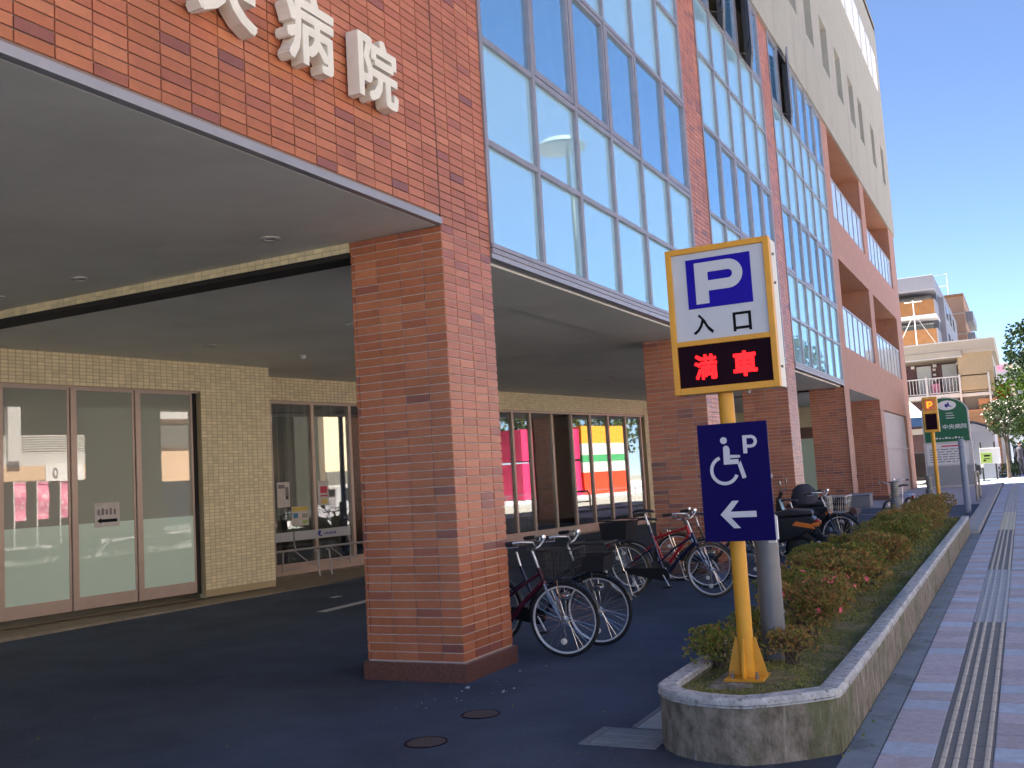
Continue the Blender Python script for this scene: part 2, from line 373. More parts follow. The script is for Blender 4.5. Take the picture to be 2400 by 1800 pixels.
    skin=mat('skin', (.45, .28, .2), .6), cloth=mat('dark_cloth', (.05, .05, .07), .9), cloth2=mat('grey_cloth', (.05, .05, .065), .9),
    g_spandrel=glass('spandrel_glass', (.44, .70, .84), .36, gcol=(.74, .96, 1), wave=.0005, fres=.4),
    g_vision=glass('vision_glass', (.20, .44, .74), .44, trans=.45, tint=(.85, .92, 1), gcol=(.74, .93, 1), wave=.0006, fres=.45),
    g_door=glass('door_glass', (.30, .31, .26), .11, gcol=(1, .97, .92), wave=.0005, fres=.35),
    g_frost=glass('frosted_film', (.70, .88, .75), .06, gcol=(1, 1, .97), rough=.02, wave=.0005, fres=.2),
    g_clear=glass('clear_glass', (.05, .05, .045), .14, trans=.85, tint=(.8, .82, .8), gcol=(1, .98, .95), wave=.0005, fres=.4),
    g_rail=glass('balcony_glass', (.72, .82, .92), .32, gcol=(.85, .93, 1), fres=.4),  # reflected sky partly painted in as a pale body colour
    g_dark=glass('dark_window', (.05, .06, .07), .25, fres=.4),
)

pb_ = M['brick'].node_tree.nodes['Principled BSDF']   # glazed face of the tiles
pb_.inputs['Coat Weight'].default_value = .4; pb_.inputs['Coat Roughness'].default_value = .3; pb_.inputs['Coat IOR'].default_value = 1.75
# ================================================================ SETTING
def sheet(name, x0, x1, y0, y1, dz, m, nx=1, step=2.0, fz=None, **kw):
    b = MB(); fz = fz or (lambda x, y: gzy(y))
    xs = [x0 + (x1 - x0) * i / nx for i in range(nx + 1)]; ny = max(1, int((y1 - y0) / step)); ys = [y0 + (y1 - y0) * i / ny for i in range(ny + 1)]
    b.v = [(x, y, fz(x, y) + dz) for y in ys for x in xs]; k = nx + 1
    b.f = [(j * k + i, j * k + i + 1, (j + 1) * k + i + 1, (j + 1) * k + i) for j in range(ny) for i in range(nx)]
    return b.obj(name, m, smooth=30, kind='structure', **kw)
gr = MB(); yy = [-400, 8, 98, 900]
for i in range(3):
    a, b_ = yy[i], yy[i + 1]
    gr.quad((-500, a, gzy(a) - .16), (500, a, gzy(a) - .16), (500, b_, gzy(b_) - .16), (-500, b_, gzy(b_) - .16))
gr.obj('ground', M['roadasphalt'], kind='structure')
sheet('forecourt_asphalt', -9.5, 3.17, -14, 31.2, 0, M['asphalt'], nx=24, step=1.0, fz=gz)
sheet('forecourt_paving', -.98, 3.02, 31.2, 47.5, .012, M['forecourt'])
sheet('gutter', 3.165, 3.34, -14, 20.8, .004, M['gutter'])
sheet('side_street', -40, 2.95, 47.5, 60, -.03, M['roadasphalt'])
sidewalk = sheet('sidewalk', 3.34, 5.75, -14, 130, -.004, M['gutter'])
sheet('far_sidewalk', 2.0, 3.34, 47.5, 130, -.002, M['gutter'])
sheet('road', 5.92, 16.4, -60, 140, -.13, M['roadasphalt'])
sheet('far_pavement', 16.6, 70, -60, 140, -.02, M['forecourt'])
kb = MB()
for x0, x1, y0, y1, h in ((5.75, 5.92, -14, 130, .015), (16.4, 16.6, -60, 140, .0)):
    n = 24
    for i in range(n):
        a, c = y0 + (y1 - y0) * i / n, y0 + (y1 - y0) * (i + 1) / n
        kb.add([(x0, a, gzy(a) + h), (x1, a, gzy(a) + h), (x1, c - .02, gzy(c) + h), (x0, c - .02, gzy(c) + h), (x0, a, gzy(a) - .16), (x1, a, gzy(a) - .16), (x1, c - .02, gzy(c) - .16), (x0, c - .02, gzy(c) - .16)],
               [(0, 1, 2, 3), (0, 4, 5, 1), (1, 5, 6, 2), (2, 6, 7, 3), (3, 7, 4, 0)])
kb.obj('road_kerb', M['kerb'], kind='structure')
# low kerb between forecourt and sidewalk, one stone per piece
fk = bpy.data.objects.new('forecourt_kerb', None); C.objects.link(fk); fk['kind'] = 'structure'
km = MB().box(-.14, .14, -.298, .298, -.1, .09).mesh('kerb_stone'); km.materials.append(M['kerb'])
for i in range(40):
    y = 20.85 + .6 * i + .3
    link('kerb_stone', km, fk, loc=(3.165, y, gzy(y)), rot=(.0075, 0, 0))

# paving slabs and tactile blocks
P0, PIT = 5.89, .272
blue = {0, 4, 6, 11, 16, 19, 22, 26, 30, 33, 35, 39, 42, 46, 49, 51, 55}
def is_blue(k): return k in blue or (k < 0 and k % 4 == 0) or (k > 55 and (k * 7 + k // 5) % 4 == 0)
sm = {}
def slab_mesh(wd):
    for nm in ('pinkslab', 'blueslab'):
        b = MB(); a, c, e = wd / 2 - .003, PIT / 2 - .003, .004
        b.add([(-a, -c, -.02), (a, -c, -.02), (a, c, -.02), (-a, c, -.02), (-a, -c, .003), (a, -c, .003), (a, c, .003), (-a, c, .003), (-a + e, -c + e, .006), (a - e, -c + e, .006), (a - e, c - e, .006), (-a + e, c - e, .006)],
              [(0, 1, 5, 4), (1, 2, 6, 5), (2, 3, 7, 6), (3, 0, 4, 7), (4, 5, 9, 8), (5, 6, 10, 9), (6, 7, 11, 10), (7, 4, 8, 11), (8, 9, 10, 11)])
        me = b.mesh('paving_slab'); me.materials.append(M[nm]); sm[(wd, nm)] = me
slab_mesh(.28); slab_mesh(.30)
far = {'pinkslab': MB(), 'blueslab': MB()}
for k in range(-14, 330):
    y = P0 + PIT * (k + .5); z = gzy(y); nm = 'blueslab' if is_blue(k) else 'pinkslab'
    for ci, (xc, wd) in enumerate(((3.481, .28), (4.052, .30), (4.352, .30), (4.652, .30), (4.952, .30), (5.252, .30), (5.552, .30))):
        if ci < 2 and -4 <= k < 145:
            link('paving_slab', sm[(wd, nm)], sidewalk, loc=(xc + rnd.uniform(-.001, .001), y, z + rnd.uniform(-.0012, .0012)), rot=(.0075 if y > 8 else 0, 0, 0))
        else:
            far[nm].box(xc - wd / 2 + .002, xc + wd / 2 - .002, y - PIT / 2 + .002, y + PIT / 2 - .002, z - .01, z + .006)
for nm, b in far.items(): b.obj('paving_slabs', M[nm], sidewalk, kind='stuff')
def tact_mesh(base, bar):
    b = MB().box(-.139, .139, -.134, .134, -.02, .004); n0 = len(b.f)
    for bx in (-.0975, -.035, .035, .1125):
        w0, w1 = .0145, .009
        for seg in ((-.130, .130),):
            b.add([(bx - w0, seg[0], .004), (bx + w0, seg[0], .004), (bx + w0, seg[1], .004), (bx - w0, seg[1], .004), (bx - w1, seg[0] + .006, .0095), (bx + w1, seg[0] + .006, .0095), (bx + w1, seg[1] - .006, .0095), (bx - w1, seg[1] - .006, .0095)],
                  [(4, 5, 6, 7), (0, 1, 5, 4), (1, 2, 6, 5), (2, 3, 7, 6), (3, 0, 4, 7)])
    me = b.mesh('tactile_block'); me.materials.append(M[base]); me.materials.append(M[bar])
    for i, p in enumerate(me.polygons): p.material_index = 0 if i < n0 else 1
    return me
tms = dict(a=tact_mesh('tactbase', 'tactbar'), b=tact_mesh('tactpale', 'tactpale'), c=tact_mesh('tactyel', 'tactyel'), d=tact_mesh('tactpale', 'tactbar'))
for k in range(-6, 190):
    y = P0 + PIT * (k + .5)
    ty = 'a' if y < 10.5 else 'b' if y < 14.95 else 'a' if y < 21.7 else 'c' if y < 27 else 'd'
    link('tactile_block', tms[ty], sidewalk, loc=(3.762, y, gzy(y)), rot=(.0075 if y > 8 else 0, 0, 0))

# white bay lines on the asphalt
def strip(p, q, wd, name='road_marking'):
    p, q = Vector((*p, 0)), Vector((*q, 0)); d = (q - p).normalized(); n = Vector((-d.y, d.x, 0)) * wd / 2; b = MB(); N = 6
    for i in range(N):
        a, c = p.lerp(q, i / N), p.lerp(q, (i + 1) / N)
        b.quad(*[(v.x, v.y, gz(v.x, v.y) + .004) for v in (a - n, c - n, c + n, a + n)])
    return b.obj(name, M['linewhite'], kind='structure')
strip((-4.13, 10.65), (-4.09, 14.9), .16); strip((-1.5, 28.2), (1.2, 28.2), .12); strip((-4.9, 11.9), (-4.9, 12.1), .12)

# ================================================================ HOSPITAL
H = thing('hospital_building', 'large brick and tan hospital with glass curtain walls and a porch on brick piers', 'building')
IX = lambda Y, Z, W: (W, Y, Z)                                # facade plane, w = X
# ---- bricks
BH, BW = .0715, .237
bu = MB(); fx, fz_ = .488, .455
bu.add([(-.5, 0, -.5), (.5, 0, -.5), (.5, 0, .5), (-.5, 0, .5), (-.5, -.84, -.5), (.5, -.84, -.5), (.5, -.84, .5), (-.5, -.84, .5), (-fx, -1, -fz_), (fx, -1, -fz_), (fx, -1, fz_), (-fx, -1, fz_)],
       [(0, 1, 5, 4), (1, 2, 6, 5), (2, 3, 7, 6), (3, 0, 4, 7), (4, 5, 9, 8), (5, 6, 10, 9), (6, 7, 11, 10), (7, 4, 8, 11), (8, 9, 10, 11)])
bmesh_ = bu.mesh('brick'); bmesh_.materials.append(M['brick'])
bricks = []
def courses(orient, joints, z0, z1, fixed):
    n = int((z1 - z0) / BH) + 1
    for k in range(n):
        h = min(BH, z1 - z0 - k * BH)
        if h < .022: continue
        zc = z0 + BH * k + h / 2
        for a, c in zip(joints, joints[1:]):
            m_ = (a + c) / 2
            bricks.append(((fixed, m_, zc) if orient == 'E' else (m_, fixed, zc), abs(c - a) - .0085, h - .0092, orient))
ZB = .16
left1 = [-.95, -.91, -.674, -.437, -.2, 0]; st1 = [7.2, 7.4, 7.637, 7.874, 8.07]
courses('S', left1, ZB, 3.79, 7.212); courses('E', st1, ZB, 11.24, -.012)
sp = [7.19 - BW * i for i in range(25)][::-1]
zsp = ZB + BH * math.ceil((3.862 - ZB) / BH)
courses('E', sp, zsp - .0, 8.4, -.012)
for y0, y1 in ((14.87, 15.87), (20.95, 21.9)):
    n = 4; j = [y0 + (y1 - y0) * i / n for i in range(n + 1)]
    courses('S', [-.95, -.713, -.475, -.237, 0], ZB + .02, 3.66, y0 + .012); courses('E', j, ZB + .02, 11.24, -.012)
for y0, xs in ((28.55, [-.95, -.713, -.475, -.237, 0]), (36.1, [-.95, -.713, -.475, -.237, 0])):
    courses('S', xs, ZB + .1, 3.62, y0 + .012)
def vis(bk):
    x, y, z = project(bk[0])
    if not (-40 < x < 2440 and -40 < y < 1840): return 0
    d = (Vector(bk[0]) - CAM); dist = d.length; nrm = Vector((1, 0, 0)) if bk[3] == 'E' else Vector((0, -1, 0))
    return bk[1] * bk[2] * max(0, -d.dot(nrm)) / dist ** 3
bricks.sort(key=vis, reverse=True)
rest = MB(); rr = random.Random(3)
for i, (c, w_, h_, o_) in enumerate(bricks):
    dp = .012 + rr.uniform(-.0012, .0016)
    if i < 298:
        o = link('brick', bmesh_, H, loc=c, rot=(rr.uniform(-.004, .004), rr.uniform(-.003, .003), (math.pi / 2 if o_ == 'E' else 0) + rr.uniform(-.004, .004)), scale=(w_, dp, h_))
    else:
        T = (lambda x, y, z: (c[0] - y * dp, c[1] + x * w_, c[2] + z * h_)) if o_ == 'E' else (lambda x, y, z: (c[0] + x * w_, c[1] + y * dp, c[2] + z * h_))
        rest.add(bu.v, bu.f, T)
rest.obj('brickwork', M['brick'], H, kind='stuff')
# mortar cores behind the bricks
core_boxes = [(-.942, -.0125, 7.2125, 8.068, .1, 3.7895), (-.3, -.0125, 7.195, 8.068, 3.79, 11.25), (-.3, -.0125, -14.9, 7.194, 3.862, 11.25)]
for y0, y1 in ((14.87, 15.87), (20.95, 21.9)):
    core_boxes += [(-.94, -.0125, y0 + .0125, y1, .1, 3.66), (-.3, -.0125, y0 + .002, y1 - .002, 3.661, 11.25)]
core_boxes += [(-.94, -.02, y0 + .011, y1, .1, 3.62) for y0, y1 in ((28.552, 29.4), (36.102, 37.0))]
for q in core_boxes: MB().box(*q).obj('brick_wall' if q[0] > -.5 else 'brick_pier', M['shademortar' if q[0] > -.5 else 'mortar'], H)
sj = MB().box(-.0115, -.004, 7.191, 7.2005, 3.862, 11.2); sj.box(-.012, -.003, .5, 7.19, 8.41, 8.43); sj.obj('joint_seal', M['sealant'], H)
# plinths
for y0, y1 in ((7.2, 8.07), (14.87, 15.87), (20.95, 21.9), (28.55, 29.4), (36.1, 37.0)):
    g0 = gzy(y0)
    MB().box(-.98, .03, y0 - .03, y1 + .03, g0 - .05, g0 + .15).obj('plinth', M['granite'], H, bevel=.006)
# porch band, soffits, ceilings
MB().box(-.04, .022, -14.9, 7.188, 3.79, 3.85).obj('fascia_band', M['trim'], H, bevel=.003)
MB().box(-.10, -.04, -14.9, 7.2, 3.80, 3.87).obj('shadow_gap', M['dark'], H)  # solid near-black strip, the gap's shadow put into its colour
MB().box(-9.8, -.05, -14.9, 7.2, 3.79, 3.86).box(-9.8, -.05, -14.9, 7.2, 3.87, 3.95).obj('porch_soffit', M['soffit'], H)
MB().box(-9.8, -.10, 7.25, 28.5, 3.66, 3.78).obj('arcade_ceiling', M['soffit'], H)
MB().box(-1.05, -.10, 8.08, 14.86, 3.635, 3.659).box(-1.05, -.10, 15.88, 20.94, 3.635, 3.659).obj('ceiling_strip', M['soffit'], H)
MB().box(-3.2, -.1, 21.95, 28.5, 3.62, 3.6595).obj('ceiling_panel', M['soffit'], H)
MB().box(-9.7, -.952, 7.195, 7.45, 3.655, 3.70).obj('beam_trim', M['dark'], H)
bt = MB()
for i in range(90):
    for k in range(2): bt.box(-.953 - .0965 * (i + 1) + .005, -.953 - .0965 * i, 7.186, 7.199, 3.702 + .0445 * k, 3.702 + .0445 * k + .040)
bt.obj('beam_tiles', M['cream'], H, kind='stuff')
MB().box(-9.7, -.952, 7.1985, 7.3, 3.70, 3.789).obj('beam', M['grout'], H)
# downlights
def downlight(x, y, z, r=.085):
    b = MB().lathe([(r * .62, -.004), (r * .66, -.016), (r, -.012), (r, 0)], 20, (x, y, z)); o = b.obj('downlight', M['dlight'], H, smooth=40)
    MB().lathe([(0.001, -.002), (r * .63, -.003)], 20, (x, y, z)).obj('lens', M['lamp'], o)
for p in ((-1.36, 6.63, 3.79), (-3.72, 6.65, 3.79), (-4.98, 6.71, 3.79), (-5.41, 10.15, 3.66), (-3.11, 10.17, 3.66), (-4.4, 18.0, 3.66), (-3.85, 19.7, 3.66), (-3.4, 19.8, 3.66), (-2.2, 18.4, 3.66)): downlight(*p)
MB().lathe([(.03, -.05), (.045, -.03), (.05, 0)], 14, (-5.27, 11.93, 3.66)).add([(-5.3, 11.9, 3.61), (-5.24, 11.9, 3.61), (-5.24, 11.96, 3.61), (-5.3, 11.96, 3.61)], [(0, 1, 2, 3)]).obj('smoke_detector', M['white'], H, smooth=40)

# ---- curtain walls
ZS = [3.76, 4.78, 5.79, 7.29, 8.555, 9.61, 11.22]
bays = [[8.07, 9.25, 10.375, 11.49, 12.61, 13.74, 14.87], [15.87, 16.9, 17.95, 19.0, 20.05, 20.95], [21.9, 22.95, 24.02, 25.1, 26.2, 27.33, 28.5]]
pane_u = MB().box(-.006, .006, -.5, .5, -.5, .5)
pms = {}
for g in ('g_spandrel', 'g_vision', 'g_rail', 'g_dark'):
    me = pane_u.mesh('window_pane'); me.materials.append(M[g]); pms[g] = me
opens = {(1, 1, 5), (1, 3, 5), (2, 1, 5)}
for bi, Y in enumerate(bays):
    cw = MB().box(-.10, .02, Y[0] + .002, Y[-1] - .002, 3.655, 3.705).obj('curtain_wall', M['trim'], H, bevel=.002)   # sill trim carries the bay
    MB().box(-.098, .03, Y[0] + .002, Y[-1] - .002, 3.7065, 3.80).obj('sill_rail', M['frame'], cw, bevel=.003)
    MB().box(-.02, .034, Y[0] + .002, Y[-1] - .002, 3.752, 3.757).obj('sill_groove', M['dark'], cw)
    for y in Y:
        a = .031 if y not in (Y[0], Y[-1]) else .03; yc = y + (.03 if y == Y[0] else -.03 if y == Y[-1] else 0)
        MB().box(-.09, .018, yc - a, yc + a, 3.802, 11.235).obj('mullion', M['frame'], cw, bevel=.003)
    for zi, z in enumerate(ZS[1:]):
        for a, c in zip(Y, Y[1:]):
            MB().box(-.088, .014, a + (.0312 if a != Y[0] else .0605), c - (.0312 if c != Y[-1] else .0605), z - .028, z + .028).obj('transom', M['frame'], cw)
    for zi in range(6):
        for yi, (a, c) in enumerate(zip(Y, Y[1:])):
            z0, z1 = ZS[zi] + (.03 if zi else .04), ZS[zi + 1] - .03
            y0, y1 = a + .034, c - .034
            vision = zi in (2, 5)
            sash = vision and not (bi == 0 and yi in (0, 4) or bi == 1 and yi in (0,) or bi == 2 and yi in (1, 3))
            if (bi, yi, zi) in opens:
                hinge = y1; an = R(15 if bi == 1 else 12)
                T = lambda x, y, z: (.02 - math.sin(an) * (y - hinge) + x * math.cos(an), hinge + (y - hinge) * math.cos(an) + x * math.sin(an), z)
                f = MB()
                for q in ((y0, y0 + .05, z0, z1), (y1 - .05, y1, z0, z1), (y0 + .0505, y1 - .0505, z0, z0 + .06), (y0 + .0505, y1 - .0505, z1 - .06, z1)): f.box(-.02, .02, *q, T)
                s_ = f.obj('open_sash', M['frame'], cw)
                MB().box(-.004, .004, y0 + .05, y1 - .05, z0 + .06, z1 - .06, T).obj('window_pane', M['g_vision'], s_)
                MB().tube([(.0, y0 + .1, z0 + .03), T(0, y0 + .25, z0 + .03)], .012, 5).tube([(.0, y1 - .1, z0 + .45), T(0, y0 + .3, z0 + .45)], .008, 5).obj('window_stay', M['blackframe'], s_)
                continue
            if sash:
                y0 += .012; y1 -= .012; z0 += .012; z1 -= .010
                f = MB(); t_ = .048
                for q in ((y0, y0 + t_, z0, z1), (y1 - t_, y1, z0, z1), (y0 + t_ + .0005, y1 - t_ - .0005, z0, z0 + t_ + .02), (y0 + t_ + .0005, y1 - t_ - .0005, z1 - t_, z1)): f.box(-.045, .012, *q)
                f.obj('sash_frame', M['frame'], cw); y0 += t_; y1 -= t_; z0 += t_ + .02; z1 -= t_
            o = link('window_pane', pms['g_vision' if vision else 'g_spandrel'], cw, loc=(-.03, (y0 + y1) / 2, (z0 + z1) / 2), rot=(0, rr.uniform(-.0022, .0022), rr.uniform(-.0018, .0018)), scale=(1, y1 - y0, z1 - z0))
    # rooms behind
    MB().box(-1.6, -1.55, Y[0], Y[-1], 3.8, 11.2).box(-1.55, -.12, Y[0] + .01, Y[-1] - .01, 7.22, 7.3).box(-1.55, -.12, Y[0] + .01, Y[-1] - .01, 3.805, 5.74).obj('room_lining', M['interior'], cw)
def pleats(y0, y1, z0, z1, X, m, cw, pitch=.07, amp=.022):
    b = MB(); n = max(4, int((y1 - y0) / pitch) * 4)
    for i in range(n):
        a, c = y0 + (y1 - y0) * i / n, y0 + (y1 - y0) * (i + 1) / n
        wa, wc = amp * math.sin(a / pitch * 6.28), amp * math.sin(c / pitch * 6.28)
        b.quad((X + wa, a, z0), (X + wc, c, z0), (X + wc, c, z1), (X + wa, a, z1))
    return b.obj('curtain', m, cw, smooth=60)
for y0, y1 in ((8.15, 9.2), (9.3, 10.1), (10.75, 11.3), (11.6, 12.4), (12.9, 13.3)): pleats(y0, y1, 5.85, 7.2, -.13, M['whitecurtain'], H)

# ---- balcony bays and upper floors
b = MB()
holes = [(29.6, 36.0, 4.83, 7.4), (37.05, 44.45, 4.83, 7.4), (29.6, 36.0, 8.63, 11.248), (37.05, 44.45, 8.63, 11.248), (29.4, 36.1, 0, 3.62), (37.0, 44.6, .1, 3.3)]
b.wall(28.5, 46.4, .0, 11.25, [h for h in holes], .0, IX)
b.wall(28.5, 46.4, 3.7, 11.25, [], 0, lambda u, v, w_: (-2.3, u, v))
for h in holes[:4]:
    for a, c in ((h[0], h[0]), (h[1], h[1])): b.quad((0, a, h[2] - .0), (0, a, h[3]), (-2.3, a, h[3]), (-2.3, a, h[2]))
    b.quad((0, h[0], h[2]), (0, h[1], h[2]), (-2.3, h[1], h[2]), (-2.3, h[0], h[2])); b.quad((0, h[0], h[3]), (0, h[1], h[3]), (-2.3, h[1], h[3]), (-2.3, h[0], h[3]))
b.quad((0, 37, 3.3), (0, 44.6, 3.3), (-.4, 44.6, 3.3), (-.4, 37, 3.3)); b.quad((0, 44.6, .1), (0, 44.6, 3.3), (-.4, 44.6, 3.3), (-.4, 44.6, .1)); b.quad((0, 37, .1), (0, 37, 3.3), (-.4, 37, 3.3), (-.4, 37, .1))
b.obj('balcony_wall', M['terracotta'], H)
MB().quad((0, 29.4, 3.62), (0, 36.1, 3.62), (-6, 37.4, 3.62), (-6, 28.4, 3.62)).obj('bay_ceiling', M['soffit'], H)
for h in holes[:4]:
    fr = MB().box(-.09, -.03, h[0] + .01, h[1] - .01, 6.0 if h[2] < 6 else 9.78, 6.05 if h[2] < 6 else 9.83).obj('balcony_rail', M['trim'], H)
    n = 6 if h[0] < 30 else 7; zt = 6.0 if h[2] < 6 else 9.78
    for i in range(n):
        a, c = h[0] + (h[1] - h[0]) * i / n, h[0] + (h[1] - h[0]) * (i + 1) / n
        link('glass_panel', pms['g_rail'], fr, loc=(-.06, (a + c) / 2, (h[2] + zt) / 2 + .02), rot=(0, rr.uniform(-.003, .003), rr.uniform(-.004, .004)), scale=(1, c - a - .07, zt - h[2] - .04))
        MB().box(-.085, -.035, c - .02, c + .02, h[2] + .002, zt - .001).obj('rail_post', M['frame'], fr)
    wn = MB(); T = lambda u, v, w_: (-2.28 + w_, u, v)
    for i in range(3):
        a = h[0] + .5 + i * (h[1] - h[0] - 1) / 3
        MB().box(-2.29, -2.27, a, a + 1.5, h[2] + .1, h[2] + 2.1).obj('balcony_window', M['g_dark'], H)
# tan upper floors
wins = [(24.75, 25.9), (27.15, 28.32), (29.72, 30.98), (32.38, 33.56), (35.1, 36.3), (37.42, 38.5), (40.82, 41.85), (43.92, 44.85)] + [(24.75 - 2.65 * i - 1.15, 24.75 - 2.65 * i) for i in range(1, 14)]
ribs = [(33.0, 34.3), (34.6, 36.1), (36.4, 38.3), (38.55, 40.1), (40.45, 41.95), (42.3, 43.45), (43.8, 45.3)]
b = MB()
hl = [(a, c, 13.15, 14.75) for a, c in wins]
for a, c in ribs + [(a - 12.5, c - 12.5) for a, c in ribs]: MB().box(.0605, .085, a, c, 17.5, 19.05).obj('white_panel', M['white'], H)
b.wall(-14.9, 46.5, 11.25, 20.9, hl, .22, lambda u, v, w_: (.06 + w_, u, v))
b.quad((.06, -14.9, 11.25), (.06, 46.5, 11.25), (-.3, 46.5, 11.25), (-.3, -14.9, 11.25))
b.quad((.06, 46.5, 11.25), (.06, 46.5, 20.9), (-14, 46.5, 20.9), (-14, 46.5, 11.25)); b.quad((.06, -14.9, 11.25), (.06, -14.9, 20.9), (-14, -14.9, 20.9), (-14, -14.9, 11.25))
b.quad((-14, -14.9, 3.8), (-14, 46.5, 3.8), (-14, 46.5, 20.9), (-14, -14.9, 20.9))
b.obj('upper_wall', M['tan'], H)
MB().box(-14, .06, -14.9, 46.5, 20.6, 20.85).obj('roof', M['soffit'], H)
MB().box(-.2, .085, -14.9, 46.52, 20.84, 20.93).obj('parapet_cap', M['tan'], H)
MB().quad((0, 46.4, 0), (-14, 46.4, 0), (-14, 46.4, 11.25), (0, 46.4, 11.25)).quad((-14, 46.4, 0), (-14, 7, 0), (-14, 7, 3.8), (-14, 46.4, 3.8)).quad((0, -14.9, 3.8), (-14, -14.9, 3.8), (-14, -14.9, 11.3), (0, -14.9, 11.3)).obj('end_wall', M['terracotta'], H)
for a, c, z0, z1 in hl:
    f = MB()
    lo = z0 < 15
    for q in ((a, a + .04, z0, z1), (c - .04, c, z0, z1), (a + .041, c - .041, z0, z0 + .04), (a + .041, c - .041, z1 - .04, z1)): f.box(-.17, -.12, *q)
    fo = f.obj('window_frame', M['frame' if lo else 'white'], H)
    link('window_pane', pms['g_dark'], fo, loc=(-.15, (a + c) / 2, (z0 + z1) / 2), scale=(1, c - a - .08, z1 - z0 - .08)) if lo else MB().box(-.155, -.145, a + .041, c - .041, z0 + .041, z1 - .041).obj('white_panel', M['white'], fo)
MB().box(.058, .075, 24.0, 46.3, 19.08, 19.16).obj('ribbon_drip', M['frame'], H)

# ---- 3-D lettering on the spandrel
for key, y0, sg_ in (('center', 4.29, '央'), ('ill', 5.10, '病'), ('inst', 5.91, '院')):
    b = text(MB(), key, y0, y0 + .52, 4.49, 5.01, lambda u, v, w_: (.075 + w_, u, v), .62, bold=.011, dz=.0006)
    o = b.obj('wall_letter', M['offwhite'], H, label={'央': 'ivory character cut off by the top of the frame', '病': 'middle ivory character 病', '院': 'last ivory character 院'}[sg_])
    MB().tube([(-.01, y0 + .18, 4.7), (.05, y0 + .18, 4.7)], .008, 6).tube([(-.01, y0 + .36, 4.82), (.05, y0 + .36, 4.82)], .008, 6).obj('stand_off', M['steel'], o)

# ---- back wall of the porch (turned about 8 degrees to the street)
UX_, NX_ = Vector((.1464, .9892, 0)), Vector((.9892, -.1464, 0))
PA, PB = Vector((-7.2, 8.3, 0)), Vector((-7.35, 13.7, 0))
TA = lambda s, z, w_: tuple(PA + UX_ * s + NX_ * w_ + Vector((0, 0, z)))
TB = lambda s, z, w_: tuple(PB + UX_ * s + NX_ * w_ + Vector((0, 0, z)))
def wbox(b, s0, s1, z0, z1, w0, w1, T): return b.box(s0, s1, z0, z1, w0, w1, T)   # box in (s, z, w)
ZW = .265
# walkway slab
wk = MB(); pts = []
for i in range(24):
    y = -8 + i * 1.6; xe = -6.77 + .114 * (y - 7.98); pts.append((xe, y))
for (xa, ya), (xb, yb) in zip(pts, pts[1:]):
    wk.quad((xa, ya, .105), (xb, yb, .105), (xb - 2.4, yb, .30), (xa - 2.4, ya, .30)); wk.quad((xa, ya, .0), (xb, yb, .0), (xb, yb, .105), (xa, ya, .105))
wk.obj('walkway', M['walk'], kind='structure')
wk = MB()
for (xa, ya), (xb, yb) in zip(pts, pts[1:]): wk.box(xa - .002, xa + .05, ya, yb - .01, .03, .112, lambda x, y, z: (x + .114 * (y - ya), y, z))
wk.obj('walkway_kerb', M['walk'], kind='structure')
# wall A: tiled, with sliding doors
ba = MB()
ba.wall(-16, 4.4, ZW - .1, 3.66, [(-3.0, 3.06, ZW - .11, 3.22)], .14, TA)
ba.add([(4.4, ZW - .1, 0), (4.4, 3.66, 0), (4.4, 3.66, -1.2), (4.4, ZW - .1, -1.2)], [(0, 1, 2, 3)], TA)
ba.obj('porch_wall', M['grout'], H)
tl = MB(); tw, th = .0985, .0495
def tiles(tl, s0, s1, z0, z1, T):
    ns, nz = int(round((s1 - s0) / tw)), int(round((z1 - z0) / th)); dw, dh = (s1 - s0) / ns, (z1 - z0) / nz
    for i in range(ns):
        for k in range(nz):
            a, c = s0 + dw * i + .003, s0 + dw * (i + 1) - .003; e, g = z0 + dh * k + .003, z0 + dh * (k + 1) - .003; q = .003
            tl.add([(a, e, .0), (c, e, .0), (c, g, .0), (a, g, .0), (a + q, e + q, .006), (c - q, e + q, .006), (c - q, g - q, .006), (a + q, g - q, .006)], [(4, 5, 6, 7), (0, 1, 5, 4), (1, 2, 6, 5), (2, 3, 7, 6), (3, 0, 4, 7)], T)
tiles(tl, -3.0, 3.06, 3.225, 3.66, TA); tiles(tl, 3.06, 4.4, ZW, 3.66, TA)
bb = MB()
bb.wall(-.2, 16.5, .05, 3.66, [(-.12, 13.7, .2, 3.25)], .12, TB); bb.obj('arcade_wall', M['grout'], H)
tiles(tl, -.12, 13.9, 3.25, 3.66, TB); tiles(tl, 13.7, 16.4, .2, 3.25, TB)
tl.obj('wall_tiles', M['cream'], H, kind='stuff')
# sliding doors
for i, (s0, s1) in enumerate(((-2.95, -1.98), (-1.97, -1.0), (-.99, -.03), (.0, .99), (1.0, 1.97), (1.98, 2.96))):
    f = MB(); T = TA; w0, w1 = -.11, -.05
    wbox(f, s0, s0 + .085, ZW - .02, 3.2, w0, w1, T); wbox(f, s1 - .03, s1, ZW - .02, 3.2, w0, w1 - .02, T)
    wbox(f, s0 + .086, s1 - .031, ZW - .02, .41, w0, w1 - .005, T); wbox(f, s0 + .086, s1 - .031, 3.17, 3.2, w0, w1 - .01, T)
    d = f.obj('sliding_door', M['bronze'], H, bevel=.003)
    wbox(MB(), s0 + .085, s1 - .03, 1.375, 3.171, -.09, -.08, T).obj('door_pane', M['g_door'], d)
    wbox(MB(), s0 + .085, s1 - .03, .41, 1.374, -.09, -.079, T).obj('frosted_pane', M['g_frost'], d)
wbox(MB(), 2.965, 3.055, ZW - .05, 3.21, -.135, -.10, TA).obj('door_jamb', M['dark'], H)
wbox(MB(), -3.0, 3.06, 3.2, 3.22, -.13, -.03, TA).obj('door_head', M['bronze'], H)
